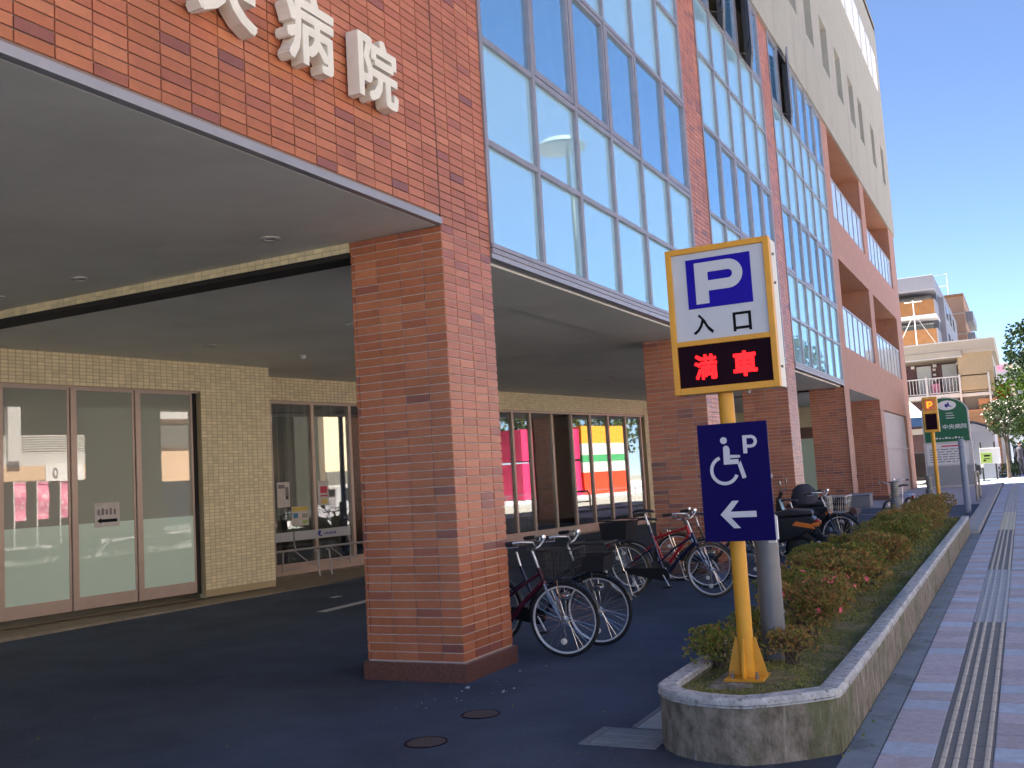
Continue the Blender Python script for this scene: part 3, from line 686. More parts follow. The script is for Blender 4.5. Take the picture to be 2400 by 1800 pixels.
# arcade windows
fb = MB(); T = TB
ms = [-.07, .92, 1.88, 2.84, 3.8, 4.76, 5.72, 6.62, 7.22, 7.96, 8.91, 9.83, 10.74, 11.68, 12.64, 13.52]
af = wbox(MB(), -.12, 13.7, .2, .40, -.10, -.04, T).obj('window_wall', M['bronze'], H)
wbox(MB(), -.12, 13.7, 3.2, 3.25, -.10, -.035, T).obj('head_rail', M['bronze'], af)
wbox(MB(), -.12, 13.9, .15, .2, -.10, .12, T).obj('window_sill', M['walk'], af)
for i, s in enumerate(ms):
    wbox(MB(), s - .035, s + .035, .402, 3.198, -.11, -.03, T).obj('mullion', M['bronze'], af, bevel=.003)
    e = ms[i + 1] if i + 1 < len(ms) else 13.7
    wbox(MB(), s + .036, e - .036, .402, 3.198, -.085, -.075, T).obj('window_pane', M['g_clear'], af)
cb = MB(); n = 560
for i in range(n):
    a, c = -.1 + 13.8 * i / n, -.1 + 13.8 * (i + 1) / n
    if .18 < a < .33 or 1.62 < a < 2.5 or 7.9 < a < 12.55: continue
    f_ = lambda s: -.15 + .035 * math.sin(s * 48) + .012 * math.sin(s * 131)
    cb.add([(a, .42, f_(a)), (c, .42, f_(c)), (c, 3.2, f_(c)), (a, 3.2, f_(a))], [(0, 1, 2, 3)], T)
cb.obj('vertical_blind', M['curtain'], af, smooth=50)
wbox(MB(), -.1, 14, .2, 3.5, -3.6, -3.5, T).obj('room_lining', M['interior'], af)
wbox(MB(), -.1, 14, .15, .2, -3.5, -.12, T).obj('room_floor', M['walk'], af)
# cross wall and entrance glazing beyond pier three
MB().box(-6.2, -1.0, 37.3, 37.5, .1, 3.66).obj('cross_wall', M['cream'], H)
f = MB().box(-5.0, -1.0, 37.22, 37.29, 2.5, 2.9).obj('entrance_band', M['granite'], H)
for i in range(4): MB().box(-4.9 + i * .95, -4.0 + i * .95, 37.24, 37.28, .25, 2.49).obj('entrance_pane', M['g_frost'], H)
# folded grey shutter at the far end of the ground floor
for i in range(12):
    y = 37.0 + 7.6 * i / 12
    MB().prism([(y + .01, -.12), (y + .32, -.02), (y + .62, -.12), (y + .62, -.15), (y + .01, -.15)], .15, 3.28, lambda u, v, w_: (v - .05, u, w_)).obj('shutter_panel', M['shutter'], H)
MB().box(-.10, -.03, 37, 44.6, 1.95, 1.99).obj('shutter_rail', M['shutter'], H)
MB().box(-.975, -.93, 36.085, 36.112, 1.0, 1.12).obj('wall_outlet', M['blackframe'], H)
# ================================================================ PLANTER
outl = [(2.12, 21.4), (2.12, 14), (2.12, 8), (2.12, 5.95), (2.13, 5.82), (2.19, 5.70), (2.29, 5.60), (2.42, 5.53), (2.58, 5.495), (2.72, 5.50), (2.86, 5.58), (3.0, 5.70), (3.13, 5.83), (3.155, 5.88), (3.163, 5.98), (3.163, 8), (3.163, 14), (3.163, 20.6), (3.163, 20.72)]
def inset(poly, d):
    out = []
    for i, p in enumerate(poly):
        a = Vector(poly[max(0, i - 1)]); c = Vector(poly[min(len(poly) - 1, i + 1)]); t = (c - a).normalized(); n = Vector((-t.y, t.x))
        if i in (0, len(poly) - 1): n = Vector((-(Vector(poly[i + 1]) - Vector(p)).normalized().y, (Vector(poly[i + 1]) - Vector(p)).normalized().x)) if i == 0 else Vector((-(Vector(p) - a).normalized().y, (Vector(p) - a).normalized().x))
        out.append((p[0] + n.x * d, p[1] + n.y * d))
    return out
def refine(poly, step=.5):
    o = [poly[0]]
    for a, c in zip(poly, poly[1:]):
        L_ = math.dist(a, c); n = max(1, int(L_ / step))
        for i in range(1, n + 1): o.append((a[0] + (c[0] - a[0]) * i / n, a[1] + (c[1] - a[1]) * i / n))
    return o
outl = refine(outl)
jit = random.Random(5)
def ringwall(prof):
    """profile of (inset, height above ground) swept along the planter outline"""
    b = MB(); cols = []
    for d, h in prof: cols.append([(x, y, gzy(y) + h + jit.uniform(-.0012, .0012)) for x, y in inset(outl, d)])
    n = len(outl)
    for c in cols: b.v += c
    for k in range(len(prof) - 1):
        for i in range(n - 1): b.f.append((k * n + i, k * n + i + 1, (k + 1) * n + i + 1, (k + 1) * n + i))
    b.f += [tuple(k * n for k in range(len(prof))), tuple(k * n + n - 1 for k in range(len(prof) - 1, -1, -1))]
    return b
pl = thing('planter', 'long low raised concrete planter with rounded front end and mossy sides', 'planter', (2.6, 5.6, 0))
pl.location = (0, 0, 0)
ringwall([(.004, -.05), (.004, .312), (.11, .312), (.11, -.05)]).obj('planter_wall', M['concrete'], pl, smooth=30)
ringwall([(-.004, .314), (-.004, .342), (.006, .352), (.105, .352), (.114, .344), (.114, .314)]).obj('coping', M['rim'], pl, smooth=40)
ringwall([(.001, .300), (-.007, .302), (-.007, .309), (.001, .3115)]).obj('coping_lip', M['rim'], pl, smooth=40)
MB().box(2.13, 3.16, 20.72, 20.84, .02, .44).obj('planter_end', M['concrete'], pl, bevel=.006)
inn = inset(outl, .109)
sb = MB(); fr = random.Random(11)
def soilz(x, y): return gzy(y) + .295 + .018 * math.sin(x * 7 + y * 3.1) * math.sin(y * 2.3) + .03 * max(0, 1 - abs(x - 2.64) / .5)
nx = 9
yrow = [5.6 + .12 * i for i in range(130)]
for y in yrow:
    # clip the row to the inner outline
    xl, xr = 2.23, 3.055
    if y < 5.95:
        t_ = (5.95 - y) / .36; xl = 2.23 + .33 * t_ ** 1.6; xr = 3.055 - .30 * t_
    for i in range(nx): x = xl + (xr - xl) * i / (nx - 1); sb.v.append((x, y, soilz(x, y)))
sb.f = [(j * nx + i, j * nx + i + 1, (j + 1) * nx + i + 1, (j + 1) * nx + i) for j in range(len(yrow) - 1) for i in range(nx - 1)]
so_ = sb.obj('soil', M['soil'], smooth=60, kind='structure')
# moss, small weeds and dead leaves on the soil
mb_ = MB()
def blade(b, x, y, z, l, wd, a, tilt):
    dx, dy = math.cos(a), math.sin(a)
    b.add([(x - dy * wd, y + dx * wd, z), (x + dy * wd, y - dx * wd, z), (x + dx * l * tilt, y + dy * l * tilt, z + l * (1 - tilt * .6))], [(0, 1, 2)])
for i in range(42000):
    y = 5.62 + 15 * fr.random() ** 1.8; xl, xr = 2.22, 3.06
    if y < 5.95: t_ = (5.95 - y) / .36; xl = 2.23 + .33 * t_ ** 1.6; xr = 3.055 - .30 * t_
    x = fr.uniform(xl, xr); s_ = .6 + .05 * (y - 5.6)
    if math.sin(x * 9 + y * 5) + math.sin(x * 4 - y * 7) < -.5 and fr.random() < .75: continue
    blade(mb_, x, y, soilz(x, y) - .004, fr.uniform(.014, .042) * s_, fr.uniform(.004, .010) * s_, fr.uniform(0, 6.28), fr.uniform(.2, 1.0))
tag(mb_.obj('ground_cover', M['moss'], kind='stuff'), 'mossy low weeds and dead leaves covering the planter soil', 'ground cover')
# ---- azaleas
def leafcluster(b, c, nrm, n, L_, wd, r):
    for _ in range(n):
        d = (nrm + Vector((r.uniform(-1, 1), r.uniform(-1, 1), r.uniform(-.5, .9))) * .9).normalized()
        side = d.cross(Vector((r.uniform(-1, 1), r.uniform(-1, 1), r.uniform(-1, 1)))).normalized()
        l = L_ * r.uniform(.7, 1.25); p = c + d * .004; q = c + d * l; m_ = c + d * l * .55; up = side.cross(d) * l * .12
        b.add([p, m_ + side * wd * l + up, q, m_ - side * wd * l + up], [(0, 1, 2, 3)])
def azalea(seed, rx, ry, h, nl, flowers=0, sparse=0.0, L_=.026):
    r = random.Random(seed); lv, tw_, fl = MB(), MB(), MB()
    nb = 9
    lumps = [(Vector((r.uniform(-.6, .6) * rx, r.uniform(-.6, .6) * ry, h * r.uniform(.55, .8))), r.uniform(.28, .48)) for _ in range(11)]
    for c, s_ in lumps:
        p0 = Vector((r.uniform(-.04, .04), r.uniform(-.04, .04), 0)); mid = p0.lerp(c, .55) + Vector((r.uniform(-.03, .03), r.uniform(-.03, .03), .03))
        tw_.tube([p0, mid, c], [.008, .006, .003], 5)
        for _ in range(5):
            e = c + Vector((r.gauss(0, .5) * rx * s_, r.gauss(0, .5) * ry * s_, r.uniform(0, .22) * h)); tw_.tube([mid.lerp(c, r.random()), e], [.004, .0015], 4)
    n = nl // 6
    for i in range(n):
        c, s_ = lumps[r.randrange(len(lumps))]
        d = Vector((r.gauss(0, 1), r.gauss(0, 1), r.gauss(.25, 1))).normalized(); q = r.uniform(.55, 1.0) ** .5
        p = c + Vector((d.x * rx * s_ * q * 1.25, d.y * ry * s_ * q * 1.25, d.z * h * .30 * q))
        if p.z < h * (.16 + sparse): continue
        leafcluster(lv, p, (d + Vector((0, 0, .5))).normalized(), 6, L_, .22, r)
        if flowers and r.random() < flowers and d.z > -.1 and q > .8:
            f0 = p + d * .02
            for k in range(5):
                a = k * 1.2566 + r.random(); t1 = d.orthogonal().normalized(); t2 = d.cross(t1)
                v = t1 * math.cos(a) + t2 * math.sin(a); sd_ = d.cross(v)
                fl.add([f0, f0 + v * .014 + sd_ * .009 + d * .006, f0 + v * .024 + d * .010, f0 + v * .014 - sd_ * .009 + d * .006], [(0, 1, 2, 3)])
    return lv, tw_, fl
spots = [  # x, y, rx, ry, h, leaves, flowers, material, label
    (2.30, 6.62, .21, .36, .26, 3900, 0, 'leaf', 'small green azalea leaning over the left rim beside the yellow sign pole'),
    (2.38, 7.35, .24, .30, .27, 4200, 0, 'leaf', 'thin azalea between the yellow pole and the left rim'),
    (2.74, 6.66, .17, .20, .22, 1700, 0, 'redleaf', 'sparse twiggy azalea at the foot of the nearest grey bollard'),
    (2.70, 7.60, .32, .38, .42, 11500, .035, 'redleaf', 'azalea with pink blossoms and bare stems right of the grey bollard'),
    (2.46, 8.40, .42, .52, .40, 13000, .004, 'leaf', 'green azalea just behind the pink flowering one'),
    (2.60, 9.45, .44, .62, .44, 13500, .004, 'redleaf', 'reddish azalea in the middle of the planter behind the flowering one'),
    (2.44, 10.4, .44, .64, .43, 11500, 0, 'leaf', 'green azalea in front of the basket bicycle'),
    (2.66, 11.4, .40, .66, .43, 10500, 0, 'redleaf', 'brownish azalea near the sidewalk side of the planter middle'),
    (2.44, 12.3, .44, .70, .44, 10000, 0, 'leaf', 'yellow green azalea along the asphalt side of the planter middle'),
    (2.62, 13.4, .44, .74, .44, 9600, 0, 'leaf', 'green azalea between the second scooter and the sidewalk'),
    (2.48, 14.6, .46, .74, .44, 9000, 0, 'leaf', 'green azalea in front of the second grey bollard'),
    (2.62, 15.8, .46, .74, .44, 8600, 0, 'redleaf', 'bronze azalea just in front of the second grey bollard'),
    (2.60, 17.3, .46, .8, .44, 8000, 0, 'redleaf', 'red leaved azalea right of the second grey bollard'),
    (2.56, 18.7, .46, .8, .45, 7600, 0, 'redleaf', 'red leaved azalea beyond the second grey bollard'),
    (2.60, 20.0, .46, .7, .48, 7000, 0, 'redleaf', 'farthest red brown azalea at the end of the planter'),
    (2.40, 21.3, .36, .6, .56, 4600, 0, 'redleaf', 'brown azalea around the foot of the third grey bollard'),
]
for i, (x, y, rx, ry, h, nl, fl_, m_, lb) in enumerate(spots):
    t = thing('azalea_bush', lb, 'bush', (x, y, (soilz(x, min(y, 20.6)) if y < 21 else gzy(y)) - .01), group='azaleas in the planter')
    lv, tw_, fl = azalea(20 + i, rx, ry, h, nl, fl_, .12 if i == 2 else .02, .026 if y < 9 else .034)
    lv.obj('foliage', M[m_], t); tw_.obj('stems', M['twig'], t)
    if fl.v: fl.obj('blossoms', M['flower'], t)

# ================================================================ PARKING SIGN
SX, SY = 2.57, 6.215
sign = thing('parking_sign', 'tall yellow parking sign with red lit full display and blue wheelchair panel', 'sign', (SX, SY, .30))
def SO(b, name, m, par=None, **k):
    o = b.obj(name, M[m], par or sign, **k)
    return o
sign.location = (0, 0, 0)
MB().lathe([(.0475, .32), (.0475, 2.07)], 28, (SX, SY, 0)).obj('pole', M['yellow'], sign, smooth=40)
MB().box(SX - .12, SX + .12, SY - .125, SY + .125, .318, .332).obj('base_plate', M['yellow'], sign, bevel=.002)
MB().add([(2.36, 5.93, .285), (2.83, 5.93, .285), (2.83, 6.42, .285), (2.36, 6.42, .285), (2.39, 5.97, .3165), (2.79, 5.97, .3165), (2.79, 6.40, .3165), (2.39, 6.40, .3165)], [(4, 5, 6, 7), (0, 1, 5, 4), (1, 2, 6, 5), (2, 3, 7, 6), (3, 0, 4, 7)]).obj('footing', M['concrete'], sign)
for a in (R(0), R(90), R(180), R(270)):
    ca, sa = math.cos(a), math.sin(a)
    MB().prism([(.046, .3325), (.117, .3325), (.117, .36), (.062, .565), (.046, .565)], -.005, .005, lambda u, v, w_: (SX + u * ca - w_ * sa, SY + u * sa + w_ * ca, v)).obj('gusset', M['yellow'], sign)
for dx in (-.075, .075):
    for dy in (-.08, .08): MB().lathe([(.013, .332), (.013, .352), (.008, .354), (.008, .372), (.001, .373)], 10, (SX + dx, SY + dy, 0)).obj('bolt', M['bolt'], sign, smooth=40)
x0, x1, z0, z1, yf, yb = 2.278, 2.936, 2.072, 3.0, 6.1, 6.315
MB().box(x0 + .004, x1 - .004, yf + .03, yb, z0 + .004, z1 - .004).obj('cabinet', M['ivory'], sign, bevel=.004)
f = MB(); t = .036
MID = (2.376, 2.408)
for q in ((x0, x0 + t, z0, z1), (x1 - t, x1, z0, z1), (x0 + t + .0005, x1 - t - .0005, z1 - t, z1), (x0 + t + .0005, x1 - t - .0005, z0, z0 + .042), (x0 + t + .0005, x1 - t - .0005, *MID)): f.box(q[0], q[1], yf, yf + .06, q[2], q[3])
f.obj('cabinet_frame', M['yellow'], sign, bevel=.003)
MB().box(x0 + .03, x1 - .03, yf + .018, yf + .03, MID[1] - .01, z1 - .03).obj('face_panel', M['signwhite'], sign)
MB().box(x0 + .03, x1 - .03, yf + .016, yf + .028, z0 + .035, MID[0] + .006).obj('led_panel', M['led'], sign)
for zz in (2.2, 2.72, 2.9): MB().lathe([(.001, .014), (.008, .012), (.009, 0)], 10, (x1 - .004, 6.2, zz), 'x').obj('screw', M['bolt'], sign)
MB().lathe([(.012, 0), (.012, -.02), (.005, -.03)], 10, (2.72, 6.2, z0 + .004)).obj('drain_plug', M['bolt'], sign)
F = lambda Y: (lambda u, v, w_: (u, Y - w_, v))
MB().box(2.406, 2.814, yf + .0135, yf + .0175, 2.608, 2.923).obj('blue_square', M['signblue'], sign)
def letterP(b, x0, x1, z0, z1, st, Y, dep=.002):
    """block P: stem and round bowl"""
    h = z1 - z0; bh = h * .70; r = bh / 2; T = F(Y); cx = x1 - r
    outer = [(x0, z1)] + [(x0, z0), (x0 + st, z0), (x0 + st, z1 - bh)]
    n = 12; arc = [(cx + r * math.sin(a), z1 - r - r * math.cos(a)) for a in [math.pi * i / n for i in range(n + 1)]]
    ri = r - st * .78; zi0, zi1 = z1 - r - ri, z1 - r + ri
    arci = [(cx + ri * math.sin(a), z1 - r - ri * math.cos(a)) for a in [math.pi * i / n for i in range(n + 1)]]
    b.prism([(x0, z0), (x0 + st, z0), (x0 + st, z1), (x0, z1)], 0, dep, T)
    b.prism([(x0 + st, z1 - bh), (cx, z1 - bh), (cx, zi0), (x0 + st, zi0)], 0, dep, T); b.prism([(x0 + st, zi1), (cx, zi1), (cx, z1), (x0 + st, z1)], 0, dep, T)
    for i in range(n): b.prism([arci[i], arc[i], arc[i + 1], arci[i + 1]], 0, dep, T)
    return b
letterP(MB(), 2.460, 2.763, 2.634, 2.896, .083, yf + .0115).obj('letter_p', M['signwhite'], sign)
text(MB(), 'enter', 2.424, 2.556, 2.442, 2.572, F(yf + .0155)).obj('lettering', M['black'], sign); text(MB(), 'mouth', 2.679, 2.793, 2.437, 2.556, F(yf + .0155)).obj('lettering', M['black'], sign)
text(MB(), 'full', 2.413, 2.559, 2.158, 2.316, F(yf + .0135), bold=.0035).obj('lit_character', M['ledred'], sign); text(MB(), 'carfull', 2.657, 2.807, 2.155, 2.312, F(yf + .0135), bold=.0045).obj('lit_character', M['ledred'], sign)
# blue wheelchair panel, just in front of the pole
YP = 6.08
MB().box(2.407, 2.838, YP, YP + .012, 1.157, 1.874).obj('direction_panel', M['navy'], sign, bevel=.002)
MB().box(2.835, 2.850, YP + .013, YP + .035, 1.16, 1.30).box(2.79, 2.8345, YP + .013, YP + .035, 1.143, 1.170).obj('panel_bracket', M['white'], sign)
for zz in (1.28, 1.70): MB().torus((SX, SY, zz), .052, .008, 24, 6, 'z').box(SX - .05, SX + .05, YP + .013, SY - .045, zz - .015, zz + .015).obj('pole_clamp', M['bolt'], sign)
b = MB(); T = F(YP - .0005); D = .0018
def disc(b, cx, cz, r, n=20): b.prism([(cx + r * math.cos(6.2832 * i / n), cz + r * math.sin(6.2832 * i / n)) for i in range(n)], 0, D, T)
disc(b, 2.569, 1.770, .021)
b.prism([(2.560, 1.623), (2.600, 1.623), (2.602, 1.715), (2.597, 1.73), (2.585, 1.738), (2.572, 1.736), (2.563, 1.727)], 0, D, T)
b.prism([(2.6005, 1.660), (2.664, 1.661), (2.664, 1.676), (2.6005, 1.680)], 0, D, T)
b.prism([(2.6005, 1.623), (2.652, 1.624), (2.652, 1.652), (2.6005, 1.652)], 0, D, T)
b.prism([(2.638, 1.652), (2.6525, 1.652), (2.664, 1.643), (2.692, 1.545), (2.688, 1.536), (2.668, 1.534), (2.664, 1.54), (2.643, 1.6235), (2.6525, 1.6235)][::-1] if False else [(2.6525, 1.6235), (2.664, 1.643), (2.692, 1.545), (2.688, 1.536), (2.668, 1.534), (2.645, 1.6235)], 0, D, T)
cx, cz, ra, rb = 2.5615, 1.588, .070, .090; n = 30
for i in range(n):
    a0 = R(108 + (337 - 108) * i / n); a1 = R(108 + (337 - 108) * (i + 1) / n)
    b.prism([(cx + ra * math.cos(a0), cz + ra * math.sin(a0)), (cx + rb * math.cos(a0), cz + rb * math.sin(a0)), (cx + rb * math.cos(a1), cz + rb * math.sin(a1)), (cx + ra * math.cos(a1), cz + ra * math.sin(a1))], 0, D, T)
b.obj('wheelchair_symbol', M['symbol'], sign)
letterP(MB(), 2.686, 2.773, 1.684, 1.793, .024, YP - .0005).obj('letter_p', M['symbol'], sign)
MB().prism([(2.578, 1.3), (2.735, 1.3), (2.735, 1.336), (2.578, 1.336)], 0, D, T).prism([(2.515, 1.3195), (2.593, 1.236), (2.634, 1.236), (2.5785, 1.3), (2.5785, 1.336), (2.634, 1.401), (2.593, 1.401)], 0, D, T).obj('arrow_symbol', M['symbol'], sign)

# ---- grey bollard lights
def bollard(x, y, z, h, r, label):
    t = thing('bollard_light', label, 'bollard', (x, y, z), group='grey bollard lights')
    MB().lathe([(r, -.05), (r, h - .27), (r * .97, h - .265)], 26).obj('post', M['greypost'], t, smooth=40)
    MB().lathe([(r * .62, h - .27), (r * .62, h - .02)], 16).obj('lamp_glass', M['lamp'], t, smooth=40)
    for k in range(8):
        zz = h - .25 + k * .029
        MB().lathe([(r * .63, zz + .008), (r * .93, zz), (r * .93, zz + .003), (r * .63, zz + .011)], 22).obj('louvre', M['greypost'], t, smooth=40)
    MB().lathe([(r * 1.0, h - .02), (r * 1.0, h + .005), (.001, h + .012)], 22).obj('cap', M['greypost'], t, smooth=40)
    return t
bollard(2.605, 6.82, .28, 1.26, .078, 'nearest grey bollard light standing behind the yellow sign pole')
bollard(2.265, 17.5, gzy(17.5) + .05, 1.10, .088, 'second grey bollard light in the middle of the planter edge')
bollard(2.40, 22.4, gzy(22.4), 1.08, .082, 'farthest grey bollard light beside the amber parking sign')

# ================================================================ BICYCLES
def bicycle(label, frame='navyframe', tyre='rubber', basket=None, rear_basket=None, style='city', r=.335, wb=1.12, bars='alloy', fork=None, seat=0.0, group='bicycles parked outside the hospital'):
    """bicycle pointing along +x, wheels on z=0"""
    t = thing('bicycle', label, 'bicycle', group=group)
    FX_, RX_ = wb / 2, -wb / 2
    fm = M[frame]
    for cx_, nm in ((FX_, 'front_wheel'), (RX_, 'rear_wheel')):
        wh = MB().lathe([(.016, -.05), (.016, -.02), (.032, -.018), (.032, .018), (.016, .02), (.016, .05)], 14, (cx_, 0, r), 'y').obj(nm, M['alloy'], t, smooth=40)
        MB().torus((cx_, 0, r), r - .018, .018, 48, 8).obj('tyre', M[tyre], wh, smooth=60)
        b = MB(); R_ = r - .045
        b.lathe([(R_, -.011), (R_ + .012, -.013), (R_ + .014, 0), (R_ + .012, .013), (R_, .011), (R_ - .004, 0), (R_, -.011)], 48, (cx_, 0, r), 'y'); b.obj('rim', M['alloyrim'], wh, smooth=60)
        b = MB(); ns = 32
        for i in range(ns):
            a = 6.2832 * i / ns; a2 = a + (1.0 if (i // 2) % 2 else -1.0) * .95; sd_ = -1 if i % 2 else 1
            b.tube([(cx_ + .028 * math.cos(a2), sd_ * .026, r + .028 * math.sin(a2)), (cx_ + R_ * math.cos(a), sd_ * .004, r + R_ * math.sin(a))], .0014, 3, cap=False)
        b.obj('spokes', M['chrome'], wh)
        for ang in ((4.6,) if nm == 'front_wheel' else (2.2, 5.2)):
            ca, sa = math.cos(ang), math.sin(ang); q = R_ * .68
            MB().lathe([(.001, -.012), (.028, -.008), (.028, .008), (.001, .012)], 12, (cx_ + q * ca, 0, r + q * sa), 'y').obj('wheel_reflector', M['reflector'], wh, smooth=30)
    # geometry of the frame
    bbx, bbz = -.05, .285; hx_t, hz_t = FX_ - .215, .80; hx_b, hz_b = FX_ - .165, .66
    if style == 'mtb': hz_t, hz_b = .84, .71; hx_t, hx_b = FX_ - .25, FX_ - .215
    sx, sz = bbx - .20, .84 + seat; stx, stz = bbx - .125, .62
    f = MB()
    if style == 'city':
        f.tube([(hx_b - .01, 0, hz_b + .02), (.16, 0, .48), (.03, 0, .33), (bbx, 0, bbz)], [.022, .022, .023, .022], 10)
        f.tube([(hx_t + .012, 0, hz_t - .045), (.10, 0, .60), (-.06, 0, .47), (bbx - .07, 0, .43)], .014, 8)
    else:
        f.tube([(hx_b, 0, hz_b + .02), (bbx, 0, bbz)], .021, 10); f.tube([(hx_t + .005, 0, hz_t - .03), (stx - .02, 0, stz + .05)], .017, 10)
    f.tube([(bbx, 0, bbz), (sx + .03, 0, sz - .08)] if style == 'city' else [(bbx, 0, bbz), (stx - .03, 0, stz + .10)], .016, 8)
    f.tube([(hx_t, 0, hz_t), (hx_b, 0, hz_b)], .023, 10)
    for sd_ in (-1, 1):
        f.tube([(bbx, sd_ * .03, bbz), (RX_ + .1, sd_ * .052, r + .01), (RX_, sd_ * .058, r)], .009, 6); f.tube([(stx, sd_ * .016, stz), (RX_ + .06, sd_ * .052, r + .08), (RX_, sd_ * .058, r)], .008, 6)
    f.lathe([(.024, -.04), (.024, .04)], 12, (bbx, 0, bbz), 'y'); f.obj('frame', fm, t, smooth=50)
    fk_ = MB()
    for sd_ in (-1, 1): fk_.tube([(hx_b, sd_ * .02, hz_b - .005), (hx_b + .03, sd_ * .052, hz_b - .05), (hx_b + .095, sd_ * .054, r + .16), (FX_ - .03, sd_ * .054, r + .05), (FX_, sd_ * .054, r)], [.012, .013, .011, .009, .008], 8)
    fk_.obj('fork', M[fork] if fork else fm if style != 'mtb' else M['silverframe'], t, smooth=50)
    top = hz_t + (.16 if style == 'city' else .10)
    hb = MB().tube([(hx_t, 0, hz_t), (hx_t - .055, 0, top)], .013, 8)
    if style == 'city':
        pts = lambda sd_: [(hx_t - .05, 0, top), (hx_t + .0, sd_ * .05, top + .03), (hx_t + .015, sd_ * .14, top + .085), (hx_t - .06, sd_ * .24, top + .10), (hx_t - .17, sd_ * .275, top + .09), (hx_t - .22, sd_ * .28, top + .085)]
        grip = lambda sd_: [(hx_t - .125, sd_ * .262, top + .094), (hx_t - .245, sd_ * .283, top + .083)]
    else:
        pts = lambda sd_: [(hx_t - .05, 0, top), (hx_t - .03, sd_ * .08, top + .01), (hx_t - .05, sd_ * .2, top + .03), (hx_t - .08, sd_ * .30, top + .03)]
        grip = lambda sd_: [(hx_t - .062, sd_ * .2, top + .031), (hx_t - .086, sd_ * .315, top + .03)]
    for sd_ in (-1, 1): hb.tube(pts(sd_), .0115, 8)
    hb = hb.obj('handlebar', M[bars], t, smooth=50)
    for sd_ in (-1, 1):
        g0, g1 = [Vector(p) for p in grip(sd_)]
        MB().tube([g0, g0.lerp(g1, .5), g1], [.017, .0185, .017], 10).obj('grip', M['plastic'], hb, smooth=50)
        d = Vector((.05, -sd_ * .01, -.035))
        MB().tube([g0 + Vector((.05, 0, .0)), g0 + d, g1 + Vector((.05, 0, -.03))], [.009, .006, .005], 6).obj('brake_lever', M['alloy'], hb, smooth=50)
        MB().tube([g0 + Vector((.04, 0, .0)), g0 + Vector((.14, -sd_ * .1, .02)), (hx_t + .06, sd_ * .02, hz_t - .05)], .003, 4).obj('brake_cable', M['plastic'], hb)
    MB().lathe([(.001, .035), (.022, .028), (.024, 0), (.02, -.004)], 12, (hx_t + .03, .09, top + .10)).obj('bell', M['chrome'], hb, smooth=40)
    # saddle
    sp_ = MB().tube([(sx + .035, 0, sz - .1), (sx - .005, 0, sz + .06)], .0135, 8).obj('seat_post', M['alloy'], t, smooth=50)
    b = MB(); prof = [(-.15, .07, .0), (-.12, .10, .015), (-.05, .095, .02), (.02, .05, .012), (.09, .026, .004), (.125, .018, -.004)]
    for x_, wy, dz in prof:
        for a in range(9): an = math.pi * (a / 8 - .0); b.v.append((sx + x_, wy * math.cos(an), sz + .075 + dz + .03 * math.sin(an)))
    for i in range(5):
        for a in range(8): b.f.append((i * 9 + a, i * 9 + a + 1, (i + 1) * 9 + a + 1, (i + 1) * 9 + a))
        b.f.append((i * 9 + 8, i * 9, (i + 1) * 9, (i + 1) * 9 + 8))
    b.f += [tuple(range(9)), tuple(range(53, 44, -1))]; b.obj('saddle', M['plastic'], t, smooth=60)
    # crank, chain case, mudguards, stand
    ck = MB()
    for sd_, an in ((-1, R(-60)), (1, R(120))):
        e = (bbx + .165 * math.cos(an), sd_ * .075, bbz + .165 * math.sin(an)); ck.tube([(bbx, sd_ * .055, bbz), e], [.013, .009], 6); ck.tube([(e[0], sd_ * .07, e[2]), (e[0], sd_ * .10, e[2])], .006, 5)
    ck = ck.obj('crank', M['alloy'], t, smooth=40)
    for sd_, an in ((-1, R(-60)), (1, R(120))):
        e = (bbx + .165 * math.cos(an), sd_ * .13, bbz + .165 * math.sin(an)); MB().box(e[0] - .045, e[0] + .045, e[1] - .035, e[1] + .035, e[2] - .012, e[2] + .012).obj('pedal', M['plastic'], ck, bevel=.004)
    MB().prism([(bbx + .085 * math.cos(a), bbz + .085 * math.sin(a)) for a in [R(-75 + 15 * i) for i in range(12)]] + [(RX_ + .035 * math.cos(a), r + .035 * math.sin(a)) for a in [R(95 + 17 * i) for i in range(11)]], -.062, -.042, lambda u, v, w_: (u, w_, v)).obj('chain_case', M['blackframe' if style == 'city' else 'chain'], t)
    if style == 'city':
        for cx_, a0, a1 in ((FX_, 15, 165), (RX_, 0, 190)):
            b = MB(); n = 18; Rm = r + .02
            for i in range(n + 1):
                a = R(a0 + (a1 - a0) * i / n)
                for y_, q in ((-.028, -.008), (-.016, .002), (0, .006), (.016, .002), (.028, -.008)): b.v.append((cx_ + (Rm + q) * math.cos(a), y_, r + (Rm + q) * math.sin(a)))
            for i in range(n):
                for k in range(4): b.f.append((i * 5 + k, i * 5 + k + 1, (i + 1) * 5 + k + 1, (i + 1) * 5 + k))
            b.tube([(cx_ + Rm * math.cos(R(a1 - 25)), .03, r + Rm * math.sin(R(a1 - 25))), (cx_, .05, r)], .003, 4)
            b.obj('mudguard', M['blackframe'], t, smooth=60)
        b = MB().tube([(RX_ + .02, -.08, r), (RX_ + .10, -.10, .03), (RX_ + .16, -.10, .012)], .009, 6); b.tube([(RX_ + .02, .08, r), (RX_ + .10, .10, .03), (RX_ + .10, -.10, .03)], .009, 6); b.obj('kickstand', M['alloy'], t, smooth=50)
        b = MB()
        for y_ in (-.06, 0, .06): b.tube([(RX_ + .14, y_, r + .40), (RX_ - .22, y_, r + .40)], .006, 5)
        for x_ in (RX_ - .2, RX_ + .0, RX_ + .12): b.tube([(x_, -.065, r + .40), (x_, .065, r + .40)], .005, 5)
        for sd_ in (-1, 1): b.tube([(RX_ - .12, sd_ * .065, r + .4), (RX_, sd_ * .075, r)], .006, 5)
        b.obj('rack', M['chrome' if bars == 'alloy' else 'blackframe'], t, smooth=50)
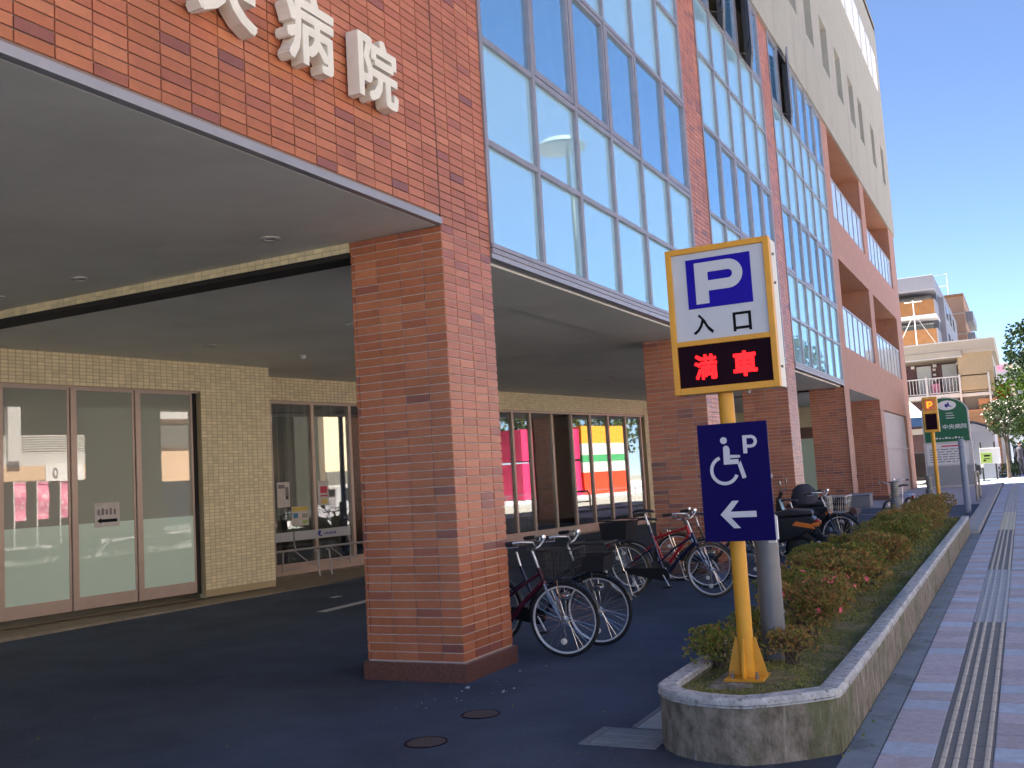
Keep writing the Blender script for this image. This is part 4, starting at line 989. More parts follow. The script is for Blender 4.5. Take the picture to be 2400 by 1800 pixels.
        MB().box(RX_ - .24, RX_ - .222, -.03, .03, r + .30, r + .37).obj('rear_reflector', M['redlens'], t)
        MB().lathe([(.001, .06), (.035, .055), (.04, .02), (.02, -.04)], 14, (FX_ - .02, .075, r + .20), 'x').obj('headlight', M['chrome'], t, smooth=40)
    def basket_mesh(x0, z0, lt, lb, wt, wb_, h, m, solid=0):
        b = MB(); rt = [(x0 - .0, -wt / 2, z0 + h), (x0 + lt, -wt / 2, z0 + h), (x0 + lt, wt / 2, z0 + h), (x0, wt / 2, z0 + h)]
        o_ = (lt - lb) * .25; rb_ = [(x0 + o_, -wb_ / 2, z0), (x0 + o_ + lb, -wb_ / 2, z0), (x0 + o_ + lb, wb_ / 2, z0), (x0 + o_, wb_ / 2, z0)]
        rt, rb_ = [Vector(p) for p in rt], [Vector(p) for p in rb_]
        b.tube(rt, .006, 6, closed=True); b.tube(rb_, .004, 5, closed=True)
        for hh in (.33, .66): b.tube([rb_[i].lerp(rt[i], hh) for i in range(4)], .0022, 4, closed=True)
        for i in range(4):
            j = (i + 1) % 4; n = 9
            for k in range(n): b.tube([rt[i].lerp(rt[j], k / n), rb_[i].lerp(rb_[j], k / n)], .0022, 4, cap=False)
        for k in range(1, 6): b.tube([rb_[0].lerp(rb_[1], k / 6), rb_[3].lerp(rb_[2], k / 6)], .002, 4, cap=False)
        o = b.obj('basket', m, t)
        if solid:
            s_ = MB(); lo = [rb_[i].lerp(rt[i], .0) for i in range(4)]; hi = [rb_[i].lerp(rt[i], solid) for i in range(4)]; s_.v = [tuple(p) for p in lo + hi]; s_.f = [(0, 1, 5, 4), (1, 2, 6, 5), (2, 3, 7, 6), (3, 0, 4, 7), (0, 3, 2, 1)]; s_.obj('basket_liner', M['plastic'], o)
        return o
    if basket: basket_mesh(hx_t + .06, r + .375, .33, .26, .36, .27, .26, M[basket[0]], basket[1])
    if rear_basket: basket_mesh(RX_ - .26, r + .41, .40, .34, .36, .30, .24, M[rear_basket[0]], rear_basket[1])
    if basket: MB().tube([(hx_t + .2, -.08, r + .37), (FX_ + .0, -.062, r)], .005, 5).tube([(hx_t + .2, .08, r + .37), (FX_ + .0, .062, r)], .005, 5).obj('basket_stay', M['chrome'], t)
    return t
def place(t, fx_, fy_, head, wb, lean=0, z=None):
    """put the front wheel's contact at (fx_, fy_) with heading in degrees from +x"""
    a = R(head); x, y = fx_ - wb / 2 * math.cos(a), fy_ - wb / 2 * math.sin(a)
    t.location = (x, y, gzy(y) if z is None else z); t.rotation_euler = (R(lean), 0, a)
place(bicycle('city bicycle with wine frame and black front basket, parked closest to the brick pier', 'wineframe', basket=('blackframe', 0), fork='bluepost'), .385, 8.37, 3, 1.12, 2)
place(bicycle('dark blue city bicycle with black half solid basket, second from the brick pier', 'navyframe', basket=('blackframe', .55), fork='blackframe'), .475, 8.96, 2, 1.12, 2)
place(bicycle('navy bicycle with tan tyres and rear basket, in front of the red one', 'navyframe', 'gumwall', rear_basket=('blackframe', .9), wb=1.16, seat=.15), .64, 12.25, -6, 1.16, 2)
place(bicycle('red sports bicycle between the navy bicycle and the second brick pier', 'redframe', style='mtb', r=.33, bars='blackframe', wb=1.05), .34, 13.15, 2, 1.05, 2)
place(bicycle('black bicycle with high handlebars behind the blue wheelchair panel', 'blackframe', basket=None, wb=1.1), .75, 14.1, 4, 1.1, 2)
place(bicycle('bicycle with a silver wire front basket beside the black scooters', 'blackframe', basket=('alloy', 0), wb=1.1), 1.42, 17.2, -8, 1.1, 2)
place(bicycle('lone bicycle half hidden by the second grey bollard', 'silverframe', basket=None, wb=1.1), 1.74, 21.2, 255, 1.1, 2)

# ---- scooters
def scooter(label, body='blackframe', box=None, cover=False):
    t = thing('motor_scooter', label, 'scooter', group='motor scooters parked by the bicycles')
    for cx_, nm, rr_ in ((.60, 'front_wheel', .23), (-.60, 'rear_wheel', .25)):
        wh = MB().torus((cx_, 0, rr_), rr_ - .055, .055, 32, 10).obj(nm, M['rubber'], t, smooth=60)
        MB().lathe([(.02, -.06), (.05, -.055), (rr_ - .10, -.03), (rr_ - .09, 0), (rr_ - .10, .03), (.05, .04), (.02, .05)], 20, (cx_, 0, rr_), 'y').obj('rim', M['plastic'], wh, smooth=40)
    prof = [(-.80, .60), (-.86, .70), (-.78, .76), (-.2, .74), (-.06, .66), (-.02, .36), (.26, .32), (.34, .40), (.44, .86), (.49, .88), (.52, .60), (.46, .28), (.28, .22), (-.1, .20), (-.3, .36), (-.62, .46)]
    MB().prism(prof, -.15, .15, lambda u, v, w_: (u, w_ * (1.1 if u < .3 else .95), v)).obj('body', M[body], t, bevel=.035)
    MB().prism([(-.82, .765), (-.80, .84), (-.5, .87), (-.15, .81), (-.08, .755)], -.13, .13, lambda u, v, w_: (u, w_, v)).obj('seat', M['plastic'], t, bevel=.03)
    hb = MB().tube([(.46, 0, .85), (.40, 0, .98)], .03, 8).tube([(.38, -.33, 1.0), (.41, -.15, 1.0), (.42, 0, .98), (.41, .15, 1.0), (.38, .33, 1.0)], .014, 8).obj('handlebar', M['blackframe'], t, smooth=50)
    for sd_ in (-1, 1):
        MB().tube([(.38, sd_ * .22, 1.0), (.36, sd_ * .28, 1.14)], .005, 5).lathe([(.001, -.012), (.055, -.008), (.05, .01), (.001, .014)], 14, (.355, sd_ * .30, 1.17), 'x').obj('mirror', M['blackframe'], hb, smooth=40)
        MB().box(-.90, -.80, sd_ * .15 - .03, sd_ * .15 + .03, .60, .66).obj('indicator', M['amberlens'], t, bevel=.012)
    MB().box(-.885, -.80, -.09, .09, .62, .70).obj('tail_light', M['redlens'], t, bevel=.015)
    MB().prism([(-.84, .56), (-.80, .64), (-.56, .69), (-.50, .63)], .150, .168, lambda u, v, w_: (u, w_, v)).obj('side_cover', M['amberlens' if not (box or cover) else 'plastic'], t, bevel=.006)
    MB().tube([(-.2, -.16, .26), (-.5, -.17, .24), (-.86, -.18, .30)], [.03, .05, .045], 12).obj('muffler', M['alloy'], t, smooth=50)
    MB().tube([(-.78, 0, .62), (-.97, 0, .38)], .02, 6).box(-1.0, -.93, -.09, .09, .32, .44).obj('rear_mudguard', M['plastic'], t)
    MB().prism([(.38, .36), (.50, .44), (.64, .50), (.80, .44), (.84, .34), (.80, .34), (.62, .46), (.46, .38)], -.07, .07, lambda u, v, w_: (u, w_, v)).obj('front_mudguard', M[body], t, bevel=.012)
    MB().tube([(-.1, .12, .24), (-.12, .2, .02)], .011, 6).obj('kickstand', M['alloy'], t)
    if box: MB().box(-1.28, -.88, -.2, .2, .62, .84).box(-1.29, -.87, -.21, .21, .841, .87).obj('top_box', M[box], t, bevel=.025)
    if cover: MB().lathe([(.001, .34), (.10, .33), (.19, .25), (.23, .12), (.24, .0), (.001, 0)], 18, (-.45, 0, .82)).obj('seat_bag', M['cloth'], t, smooth=60)
    return t
for lb, bd, bx, cv, x, y, hd in (('black motor scooter with orange rear cover nearest behind the parking sign', 'blackframe', None, False, .45, 15.75, 184),
                                 ('black motor scooter with a dark bag strapped on its seat', 'blackframe', None, True, .15, 18.6, 186),
                                 ('dark motor scooter with a grey delivery box at the third brick pier', 'carblack', 'p_dark', False, .25, 20.3, 180)):
    s_ = scooter(lb, bd, bx, cv); s_.location = (x, y, gzy(y)); s_.rotation_euler = (R(-3), 0, R(hd))
# ================================================================ SMALL THINGS NEAR THE PORCH
def disc_mesh(r, h, n=28): return MB().lathe([(r, -.02), (r, h - .002), (r - .012, h), (.001, h)], n)
for x, y, r, lb in ((.68, 5.50, .125, 'round rusty manhole cover in the asphalt nearest the camera'), (.66, 6.25, .125, 'round dark manhole cover in the asphalt closer to the brick pier')):
    b = disc_mesh(r, .006); t = b.obj('manhole_cover', M['iron'], smooth=30); t.location = (x, y, 0); tag(t, lb, 'manhole cover', 'small manhole covers in the asphalt')
    MB().torus((0, 0, .0), r + .008, .0055, 32, 6, 'z').obj('rim_ring', M['led'], t)
g = thing('drain_grate', 'steel slotted drain grate set in the asphalt at the planter front', 'drain grate')
MB().box(1.64, 2.13, 5.69, 5.72, -.02, .006).box(1.64, 2.13, 6.07, 6.10, -.02, .006).box(1.64, 1.70, 5.7205, 6.0695, -.02, .006).box(2.10, 2.13, 5.7205, 6.0695, -.02, .006).obj('frame', M['framegrey'], g)
MB().quad((1.70, 5.72, -.03), (2.10, 5.72, -.03), (2.10, 6.07, -.03), (1.70, 6.07, -.03)).obj('pit', M['dark'], g)
gb = MB()
for k in range(3):
    for i in range(26): x = 1.704 + i * .0152; gb.box(x, x + .0078, 5.722 + k * .117, 5.834 + k * .117, -.016, .004)
for y in (5.835, 5.952): gb.box(1.701, 2.099, y, y + .004, -.016, .0045)
gb.obj('bars', M['grate'], g)
dc = thing('drain_channel', 'straight drain channel with pale edges running along the planter side', 'drain channel')
for i in range(18):
    y = 6.14 + .8 * i
    MB().box(1.82, 1.85, y, y + .79, gzy(y) - .02, gzy(y) + .008).box(2.09, 2.115, y, y + .79, gzy(y) - .02, gzy(y) + .008).obj('edge_strip', M['framegrey'], dc)
    MB().box(1.8505, 2.0895, y, y + .79, gzy(y) - .02, gzy(y) + .003).obj('cover', M['grate'], dc)
pb = MB(); r = random.Random(9)
for i in range(26):
    x, y = r.gauss(.3, .18), r.gauss(6.75, .3)
    if i == 0: x, y = .12, 7.02
    s_ = r.uniform(.004, .012) if i else .022
    if x > .02 or y < 7.12: pb.lathe([(.001, s_ * .5), (s_ * .7, s_ * .35), (s_, 0)], 7, (x, y, .001))
tag(pb.obj('pebbles', M['linewhite'], kind='stuff'), 'scattered white pebbles on asphalt below the brick pier', 'pebbles')
lf = MB(); r = random.Random(4)
for i in range(60):
    x, y = r.uniform(3.17, 3.3), r.uniform(5.4, 14); blade(lf, x, y, gzy(y) + .008, r.uniform(.015, .04), r.uniform(.006, .012), r.uniform(0, 6.28), .95)
for i in range(50): x, y = r.uniform(-3, 2.0), r.uniform(4.8, 9); blade(lf, x, y, gz(x, y) + .003, r.uniform(.012, .03), r.uniform(.004, .009), r.uniform(0, 6.28), .95)
tag(lf.obj('fallen_leaves', M['moss'], kind='stuff'), 'small dry leaves in the gutter and on the asphalt', 'leaves')
# notices taped to the glass
def notice(label, s0, s1, z0, z1, T, w_, prints, base='paper'):
    b = MB().box(s0, s1, z0, z1, w_, w_ + .004, T); o = b.obj('notice', M[base]); tag(o, label, 'notice', 'paper notices on the porch glass')
    for a, c, e, g_, m_ in prints:
        MB().box(s0 + (s1 - s0) * a, s0 + (s1 - s0) * c, z0 + (z1 - z0) * e, z0 + (z1 - z0) * g_, w_ + .0045, w_ + .0055, T).obj('print', M[m_], o)
    return o
n1 = notice('white paper notice with thick black arrow on the middle sliding door', 1.33, 1.71, 1.31, 1.64, TA, -.076, [(.25, .9, .19, .32, 'black')])
MB().prism([(1.365, 1.395), (1.43, 1.355), (1.43, 1.435)], -.0705, -.0695, TA).obj('print', M['black'], n1)
r = random.Random(2)
for i in range(5):
    a = .12 + i * .16; MB().box(1.33 + .38 * a, 1.33 + .38 * (a + .09), 1.31 + .33 * .5, 1.31 + .33 * (.72 + .05 * (i % 2)), -.0705, -.0697, TA).obj('print', M['print_grey'], n1)
notice('grey printed poster at the left edge of the arcade window', .06, .35, 1.38, 1.82, TB, -.072, [(.1, .6, .75, .9, 'print_grey'), (.65, .9, .3, .8, 'print_grey'), (.1, .5, .2, .5, 'paper'), (.68, .82, .33, .45, 'black')])
notice('white and yellow information sheet with blue box in the arcade window', .38, .77, 1.04, 1.38, TB, -.072, [(.02, .98, .76, .97, 'print_yel'), (.08, .36, .40, .66, 'print_blue'), (.62, .92, .08, .26, 'print_green'), (.6, .95, .42, .5, 'print_grey'), (.6, .95, .54, .6, 'print_grey')])
notice('poster with red lettering and yellow picture in the arcade window', 1.02, 1.29, 1.37, 1.81, TB, -.072, [(.22, .85, .5, .78, 'print_red'), (.2, .9, .36, .42, 'print_red'), (.3, .85, .06, .26, 'print_yel')])
# rack with logo panel in front of the arcade window
rk = thing('barrier_rack', 'low tubular steel rack with grey logo panel before the arcade window', 'rack')
T = lambda s, z, w_: TB(s, z, .5 + w_)
for s0, s1 in ((-.75, -.135), (-.105, 1.22)): MB().box(s0, s1, .82, .975, -.015, .015, T).obj('logo_panel', M['rackpanel'], rk, bevel=.004)
b = MB(); b.tube([T(-.8, .665, 0), T(1.62, .665, 0)], .02, 8)
for s_ in (-.75, -.1, 1.2): b.tube([T(s_ - .02, .82, 0), T(s_ + .02, .66, 0)], .012, 6)
for s_ in (-.2, .62, 1.4): b.tube([T(s_, .66, -.18), T(s_, .30, -.2)], .016, 6); b.tube([T(s_, .66, .1), T(s_ + .3, .45, .1), T(s_ + .45, .40, .1)], .010, 6)
for s_ in (.22, .50): b.tube([T(s_ - .06, .64, .18), T(s_ - .015, .62, .2), T(s_, .56, .2), T(s_ + .02, .20, .22)], .016, 8)
b.tube([T(-.6, .34, -.2), T(.2, .34, -.2)], .012, 6); b.tube([T(1.0, .40, -.2), T(1.6, .40, -.2)], .012, 6)
b.obj('tubes', M['steel'], rk, smooth=50)
b = MB(); b.prism([(.47 + .045 * math.cos(a), .905 + .05 * math.sin(a)) for a in [R(40 + 20 * i) for i in range(12)]], .0155, .017, T).prism([(.50 + .03 * math.cos(a), .875 + .03 * math.sin(a)) for a in [R(180 + 20 * i) for i in range(10)]], .0172, .0182, T); b.obj('logo_mark', M['logoblue'], rk)
b = MB()
for i in range(6): b.box(.57 + i * .05, .603 + i * .05, .875, .905 + .012 * (i % 2), .0155, .0168, T)
b.obj('logo_lettering', M['logoblue'], rk)

# ================================================================ FAR SIGNS AND POSTS
fs = thing('parking_sign', 'narrow far parking sign on yellow pole with glowing amber top', 'sign')
x, y, zg = 2.45, 24.0, gzy(24.0)
MB().lathe([(.042, zg - .02), (.042, 2.13)], 16, (x, y, 0)).obj('pole', M['yellow'], fs, smooth=40)
MB().box(x - .155, x + .155, y - .07, y + .09, 2.125, 2.9).obj('cabinet', M['yellow'], fs, bevel=.01)
MB().box(x - .118, x + .118, y - .082, y - .0705, 2.60, 2.85).obj('amber_panel', M['amberlens'], fs); MB().box(x - .118, x + .118, y - .082, y - .0705, 2.18, 2.53).obj('led_panel', M['led'], fs)
letterP(MB(), x - .06, x + .055, 2.655, 2.80, .035, y - .083).obj('letter_p', M['amber'], fs)
bpst = MB().lathe([(.075, gzy(27.5) - .02), (.075, 1.93), (.07, 1.97), (.001, 1.985)], 20, (2.83, 27.5, 0)).obj('post', M['bluepost'], smooth=40)
MB().torus((2.83, 27.5, 1.78), .076, .006, 20, 6, 'z').obj('post_band', M['greypost'], bpst)
tag(bpst, 'plain blue grey post standing at the driveway before the green sign', 'post')
bar = thing('barrier', 'beige inverted U shaped tube barrier at the kerb beyond the blue post', 'barrier')
zz = gzy(33)
MB().tube([(2.86, 32.6, zz - .02), (2.86, 32.6, zz + .72), (2.86, 32.75, zz + .85), (2.86, 34.6, zz + .85), (2.86, 34.75, zz + .72), (2.86, 34.75, zz - .02)], .038, 10).obj('tube', M['p_tan'], bar, smooth=50)
MB().tube([(2.86, 32.6, zz + .45), (2.86, 34.75, zz + .45)], .025, 8).obj('cross_tube', M['p_tan'], bar, smooth=50)
gs = thing('hospital_sign', 'green hospital sign with arched top and white notice board below', 'sign')
Y0, zg = 45.0, gzy(45)
x0, x1 = .55, 2.34
arch = [(x0, 2.12), (x1, 2.12), (x1, 3.36)] + [((x0 + x1) / 2 + (x1 - x0) / 2 * math.cos(a), 3.36 + .62 * math.sin(a)) for a in [math.pi * i / 18 for i in range(1, 18)]] + [(x0, 3.36)]
MB().prism(arch, -.0, .30, lambda u, v, w_: (u, Y0 + .02 + w_, v)).obj('stone_body', M['stone'], gs)
MB().prism([((x0 + x1) / 2 + (u - (x0 + x1) / 2) * .94, 2.15 + (v - 2.12) * .965) for u, v in arch], 0, .016, lambda u, v, w_: (u, Y0 + w_, v)).obj('green_panel', M['green'], gs)
MB().box(x0 - .03, x1 + .02, Y0 + .01, Y0 + .33, zg, 2.118).obj('plinth', M['stone'], gs, bevel=.01)
MB().box(x0 + .08, x1 - .12, Y0 - .002, Y0 + .009, 1.22, 2.06).obj('notice_board', M['white'], gs)
MB().box(x0 + .02, x1 - .02, Y0 + .0, Y0 + .009, zg + .08, 1.16).obj('lower_panel', M['shutter'], gs)
b = MB(); MB().prism([(1.55 + .36 * math.cos(a), 3.64 + .2 * math.sin(a)) for a in [6.2832 * i / 28 for i in range(28)]], .001, .006, F(Y0)).obj('logo_oval', M['white'], gs)
b.prism([(1.50, 3.56), (1.58, 3.56), (1.60, 3.62), (1.66, 3.57), (1.78, 3.57), (1.66, 3.62), (1.63, 3.76), (1.58, 3.76), (1.57, 3.66), (1.54, 3.72), (1.46, 3.66)], .0062, .009, F(Y0)).obj('logo_mark', M['logoblue'], gs)
text(MB(), 'hospital', 1.32, 2.24, 2.66, 2.86, F(Y0 - .001)).obj('lettering', M['white'], gs)
b = MB()
for i, (a, c) in enumerate(((1.48, 1.75), (1.48, 1.8), (1.48, 1.8))): b.box(a, c, Y0 - .003, Y0 - .001, 3.30 - i * .10, 3.325 - i * .10)
for i in range(9): b.box(1.02 + i * .12, 1.10 + i * .12, Y0 - .003, Y0 - .001, 2.27, 2.34 - .02 * (i % 3))
b.obj('small_print', M['white'], gs)
b = MB(); rr = random.Random(6)
for k in range(6):
    u = .72
    while u < 2.0:
        l = rr.uniform(.06, .3); b.box(u, min(2.05, u + l), Y0 - .004, Y0 - .0025, 1.32 + k * .1, 1.355 + k * .1); u += l + .05
b.obj('notice_print', M['print_grey'], gs)
MB().box(1.2, 1.85, Y0 - .004, Y0 - .0025, 1.94, 2.0).obj('notice_heading', M['print_red'], gs)

# ================================================================ BACKGROUND BEYOND THE SIDE STREET
PB_ = lambda v: v
bh = thing('apartment_house', 'two storey beige apartment house with white gallery railing and grey doors', 'house')
Yb = 62.0
MB().box(-8, 3.12, Yb + 1.6, Yb + 14, .3, 7.25).obj('wall', M['p_tan'], bh)
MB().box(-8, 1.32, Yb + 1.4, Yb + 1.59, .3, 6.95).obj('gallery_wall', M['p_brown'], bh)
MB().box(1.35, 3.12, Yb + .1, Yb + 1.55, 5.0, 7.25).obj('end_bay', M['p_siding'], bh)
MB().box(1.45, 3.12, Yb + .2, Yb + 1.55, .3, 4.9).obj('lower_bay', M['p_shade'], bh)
MB().box(-8, 3.32, Yb - .1, Yb + 14, 7.48, 7.95).box(-8, 1.6, Yb - .12, Yb + 1.5, 7.12, 7.479).box(1.605, 3.34, Yb - .05, Yb + 1.5, 7.26, 7.479).obj('roof_fascia', M['greysill'] if False else M['p_tan'], bh, bevel=.02)
MB().box(-8, 3.36, Yb - .16, Yb + 14.1, 7.951, 8.02).box(-8, 1.62, Yb - .17, Yb - .121, 7.08, 7.14).obj('gutter_trim', M['p_white'], bh)
MB().box(-8, 3.0, Yb + .1, Yb + 1.39, 4.82, 5.06).obj('gallery_slab', M['p_white'], bh)
for xa in (-2.6, -.95, .42): MB().box(xa, xa + .78, Yb + 1.34, Yb + 1.39, 5.07, 6.85).obj('door', M['p_door'], bh)
for xa in (-1.25, -.05, 1.2): MB().box(xa, xa + .2, Yb + 1.22, Yb + 1.385, 6.75, 6.92).obj('wall_lamp', M['p_white'], bh, bevel=.02)
for xa in (-.08, 1.27):
    for z in (5.95, 6.25, 6.55): MB().box(xa, xa + .16, Yb + 1.33, Yb + 1.385, z, z + .12).obj('meter_plate', M['p_white'], bh)
rl = MB().box(-8, 2.9, Yb + .1, Yb + .16, 5.98, 6.04).box(-8, 2.9, Yb + .1, Yb + .16, 5.12, 5.16).obj('gallery_railing', M['p_white'], bh)
for i in range(62): x = -8 + i * .176; MB().box(x, x + .03, Yb + .11, Yb + .14, 5.161, 5.979).obj('baluster', M['p_white'], rl)
for x in (-3.4, -.45, 1.3, 2.8): MB().box(x, x + .11, Yb + .02, Yb + .099, .3, 6.1).obj('gallery_post', M['p_white'], bh)
MB().box(-.2, .22, Yb + .9, Yb + 1.2, 5.07, 5.75).obj('red_locker', M['p_red'] if False else M['banner'], bh)
MB().lathe([(.001, .0), (.24, .06), (.27, .1)], 16, (1.8, 8.25, Yb + 1.0), 'z').obj('dish', M['p_white'], bh) if False else None
MB().box(3.121, 3.16, Yb + 3, Yb + 4.2, 5.4, 6.6).obj('side_window', M['g_dark'], bh)
for k in range(10): MB().box(2.2, 3.121, Yb + .14, Yb + .199, .5 + k * .42, .86 + k * .42).obj('lower_siding', M['p_wood'], bh)
gm = thing('apartment_building', 'charcoal modern apartment building with orange balcony panels', 'building')
Yg = 75.0
MB().box(-9, -.3, Yg + 2.2, Yg + 20, .4, 14.0).obj('wall', M['p_darker'], gm)
MB().box(-9, -.25, Yg - .2, Yg + 21, 13.15, 14.15).obj('roof_band', M['p_dark'], gm, bevel=.03)
for z in (11.25, 9.2, 7.1): 
    MB().box(-9, -.28, Yg, Yg + 20.5, z - .02, z + .18).obj('balcony_slab', M['p_white'], gm)
    MB().box(-9, -.36, Yg + .02, Yg + .1, z + .19, z + 1.22).obj('balcony_panel', M['p_orange'], gm)
    MB().box(-.36, -.29, Yg + .02, Yg + 20, z + .19, z + 1.22).obj('side_panel', M['p_dark'], gm)
    MB().box(-9, -.6, Yg + 2.1, Yg + 2.19, z + .2, z + 1.85).obj('balcony_window', M['g_dark'], gm)
MB().box(-.299, .05, Yg + 4, Yg + 20, .4, 13.1).obj('side_wall', M['p_dark'], gm)
for z in (7.6, 9.7, 11.7):
    for y in (Yg + 6, Yg + 10, Yg + 14): MB().box(.051, .09, y, y + 1.6, z, z + .9).obj('window', M['g_dark'], gm)
ant = thing('tv_antenna', 'pale rooftop aerial mast with stays before the charcoal building', 'antenna')
MB().tube([(-1.0, 66, 7.9), (-1.0, 66, 11.2)], .035, 6).tube([(-1.0, 66, 10.4), (-2.3, 66, 8.0)], .012, 4).tube([(-1.0, 66, 10.4), (.3, 66, 8.0)], .012, 4).obj('mast', M['p_white'], ant)
b = MB().tube([(-1.5, 66, 11.1), (-.5, 66, 11.1)], .02, 5)
for i in range(7): b.tube([(-1.45 + i * .15, 65.7, 11.1), (-1.45 + i * .15, 66.3, 11.1)], .012, 4)
b.obj('elements', M['p_white'], ant)
tw = thing('apartment_tower', 'tall terracotta apartment tower seen behind the charcoal building', 'building')
MB().box(-8, .62, 100, 112, .6, 16.0).obj('wall', M['p_tower'], tw); MB().box(-8.1, .66, 99.9, 112.1, 16.001, 16.25).obj('parapet', M['p_orange'], tw)
for k in range(7): MB().box(-8, .64, 99.96, 99.999, 3 + 1.9 * k, 3.08 + 1.9 * k).obj('floor_band', M['p_tan'], tw)
for k in range(6): MB().box(.62, 1.25, 101, 110, 4 + 1.95 * k, 4.9 + 1.95 * k).obj('balcony', M['p_dark'], tw)
MB().tube([(-2.2, 100.5, 16.2), (-2.2, 100.5, 18.3), (-.6, 100.5, 18.3), (-.6, 100.5, 16.2)], .05, 5).tube([(-2.2, 100.5, 17.2), (-.6, 100.5, 17.2)], .04, 5).obj('roof_frame', M['p_white'], tw)
wb_ = thing('office_building', 'far white banded building at the end of the street', 'building')
MB().box(1.7, 7, 130, 150, .6, 11.9).obj('wall', M['p_white'], wb_)
for k in range(4): MB().box(1.65, 7, 129.9, 129.99, 3.6 + 2.2 * k, 4.5 + 2.2 * k).obj('window_band', M['greysill'], wb_)
MB().box(1.6, 3.1, 129.6, 129.89, 11.0, 11.6).obj('red_fascia', M['banner'], wb_)
MB().box(3.7, 3.95, 129.7, 129.89, 4, 12.2).obj('corner_pier', M['p_peach'], wb_)
rs = thing('red_shop_sign', 'bright red square shop sign on a post beyond the white tree', 'sign')
MB().box(3.13, 3.86, 63.5, 63.75, 4.15, 5.4).obj('sign_box', M['p_red'], rs, bevel=.02); MB().tube([(3.5, 63.62, .4), (3.5, 63.62, 4.16)], .06, 8).obj('post', M['greypost'], rs)
sh = thing('storage_shed', 'low pale grey shed with dark curved roof behind the green sign', 'shed')
MB().box(1.7, 3.02, 53.9, 60.5, .3, 2.55).prism([(1.7, 2.55), (3.02, 2.55), (2.7, 2.85), (2.2, 3.05), (1.7, 3.1)], 53.9, 60.5, lambda u, v, w_: (u, w_, v)).obj('wall', M['greysill'], sh)
b = MB()
for i in range(12): x = 1.72 + i * .11; b.box(x, x + .022, 53.87, 53.899, .35, 2.6)
b.obj('wall_ribs', M['greysill'], sh)
pts = [(1.6, 3.16), (2.2, 3.10), (2.7, 2.90), (3.14, 2.56)]
MB().prism(pts + [(u, v + .07) for u, v in pts[::-1]], 53.7, 60.7, lambda u, v, w_: (u, w_, v)).obj('roof', M['p_darker'], sh)
ws = thing('timber_house', 'timber clad house wall in sunlight behind the grey shed', 'house')
MB().box(.5, 3.02, 60.9, 61.7, .3, 4.0).obj('wall', M['p_wood'], ws)
for k in range(9): MB().box(.5, 3.05, 60.86, 60.899, .4 + .4 * k, .76 + .4 * k).obj('board', M['p_wood'], ws)
tn = thing('white_tent', 'white pitched tent canopy with blue band beside the hospital corner', 'tent')
tn.location = (0, 0, 0)
MB().add([(-1.9, 52, 3.5), (.1, 52, 3.5), (.1, 55, 3.5), (-1.9, 55, 3.5), (-.75, 53.5, 4.5)], [(0, 1, 4), (1, 2, 4), (2, 3, 4), (3, 0, 4)]).obj('canopy', M['tent'], tn)
MB().box(-1.9, .1, 51.99, 52.02, 3.05, 3.5).box(.09, .12, 52.03, 55, 3.05, 3.5).obj('valance', M['tentblue'], tn)
for x in (-1.85, .05):
    for y in (52.1, 54.9): MB().tube([(x, y, .3), (x, y, 3.5)], .03, 6).obj('leg', M['p_white'], tn)
MB().box(-3.2, .2, 57, 58.5, .3, 2.9).obj('shade_wall', M['p_brown'], tn) if False else None
kb_ = thing('kiosk', 'dark open fronted stall with pale eaves behind the white tent', 'kiosk')
MB().box(-4, .35, 57.2, 60, .3, 2.75).obj('wall', M['p_brown'], kb_); MB().box(-4.1, .5, 56.7, 60.2, 2.76, 3.05).obj('eaves', M['p_tan'], kb_)
mb2 = thing('map_board', 'white neighbourhood map board with yellow panel on two dark posts', 'map board')
MB().box(2.35, 3.22, 52, 52.06, 1.08, 1.82).obj('board', M['p_white'], mb2, bevel=.01); MB().box(2.38, 2.86, 51.985, 51.999, 1.12, 1.6).obj('yellow_panel', M['print_green'], mb2)
b = MB(); b.box(2.5, 2.76, 51.975, 51.984, 1.3, 1.34).box(2.52, 2.78, 51.975, 51.984, 1.42, 1.5).box(2.48, 2.6, 51.975, 51.984, 1.2, 1.27); b.obj('map_print', M['black'], mb2)
for x in (2.42, 3.0): MB().tube([(x, 52.1, .3), (x, 52.1, 2.1)], .04, 8).obj('post', M['blackframe'], mb2)
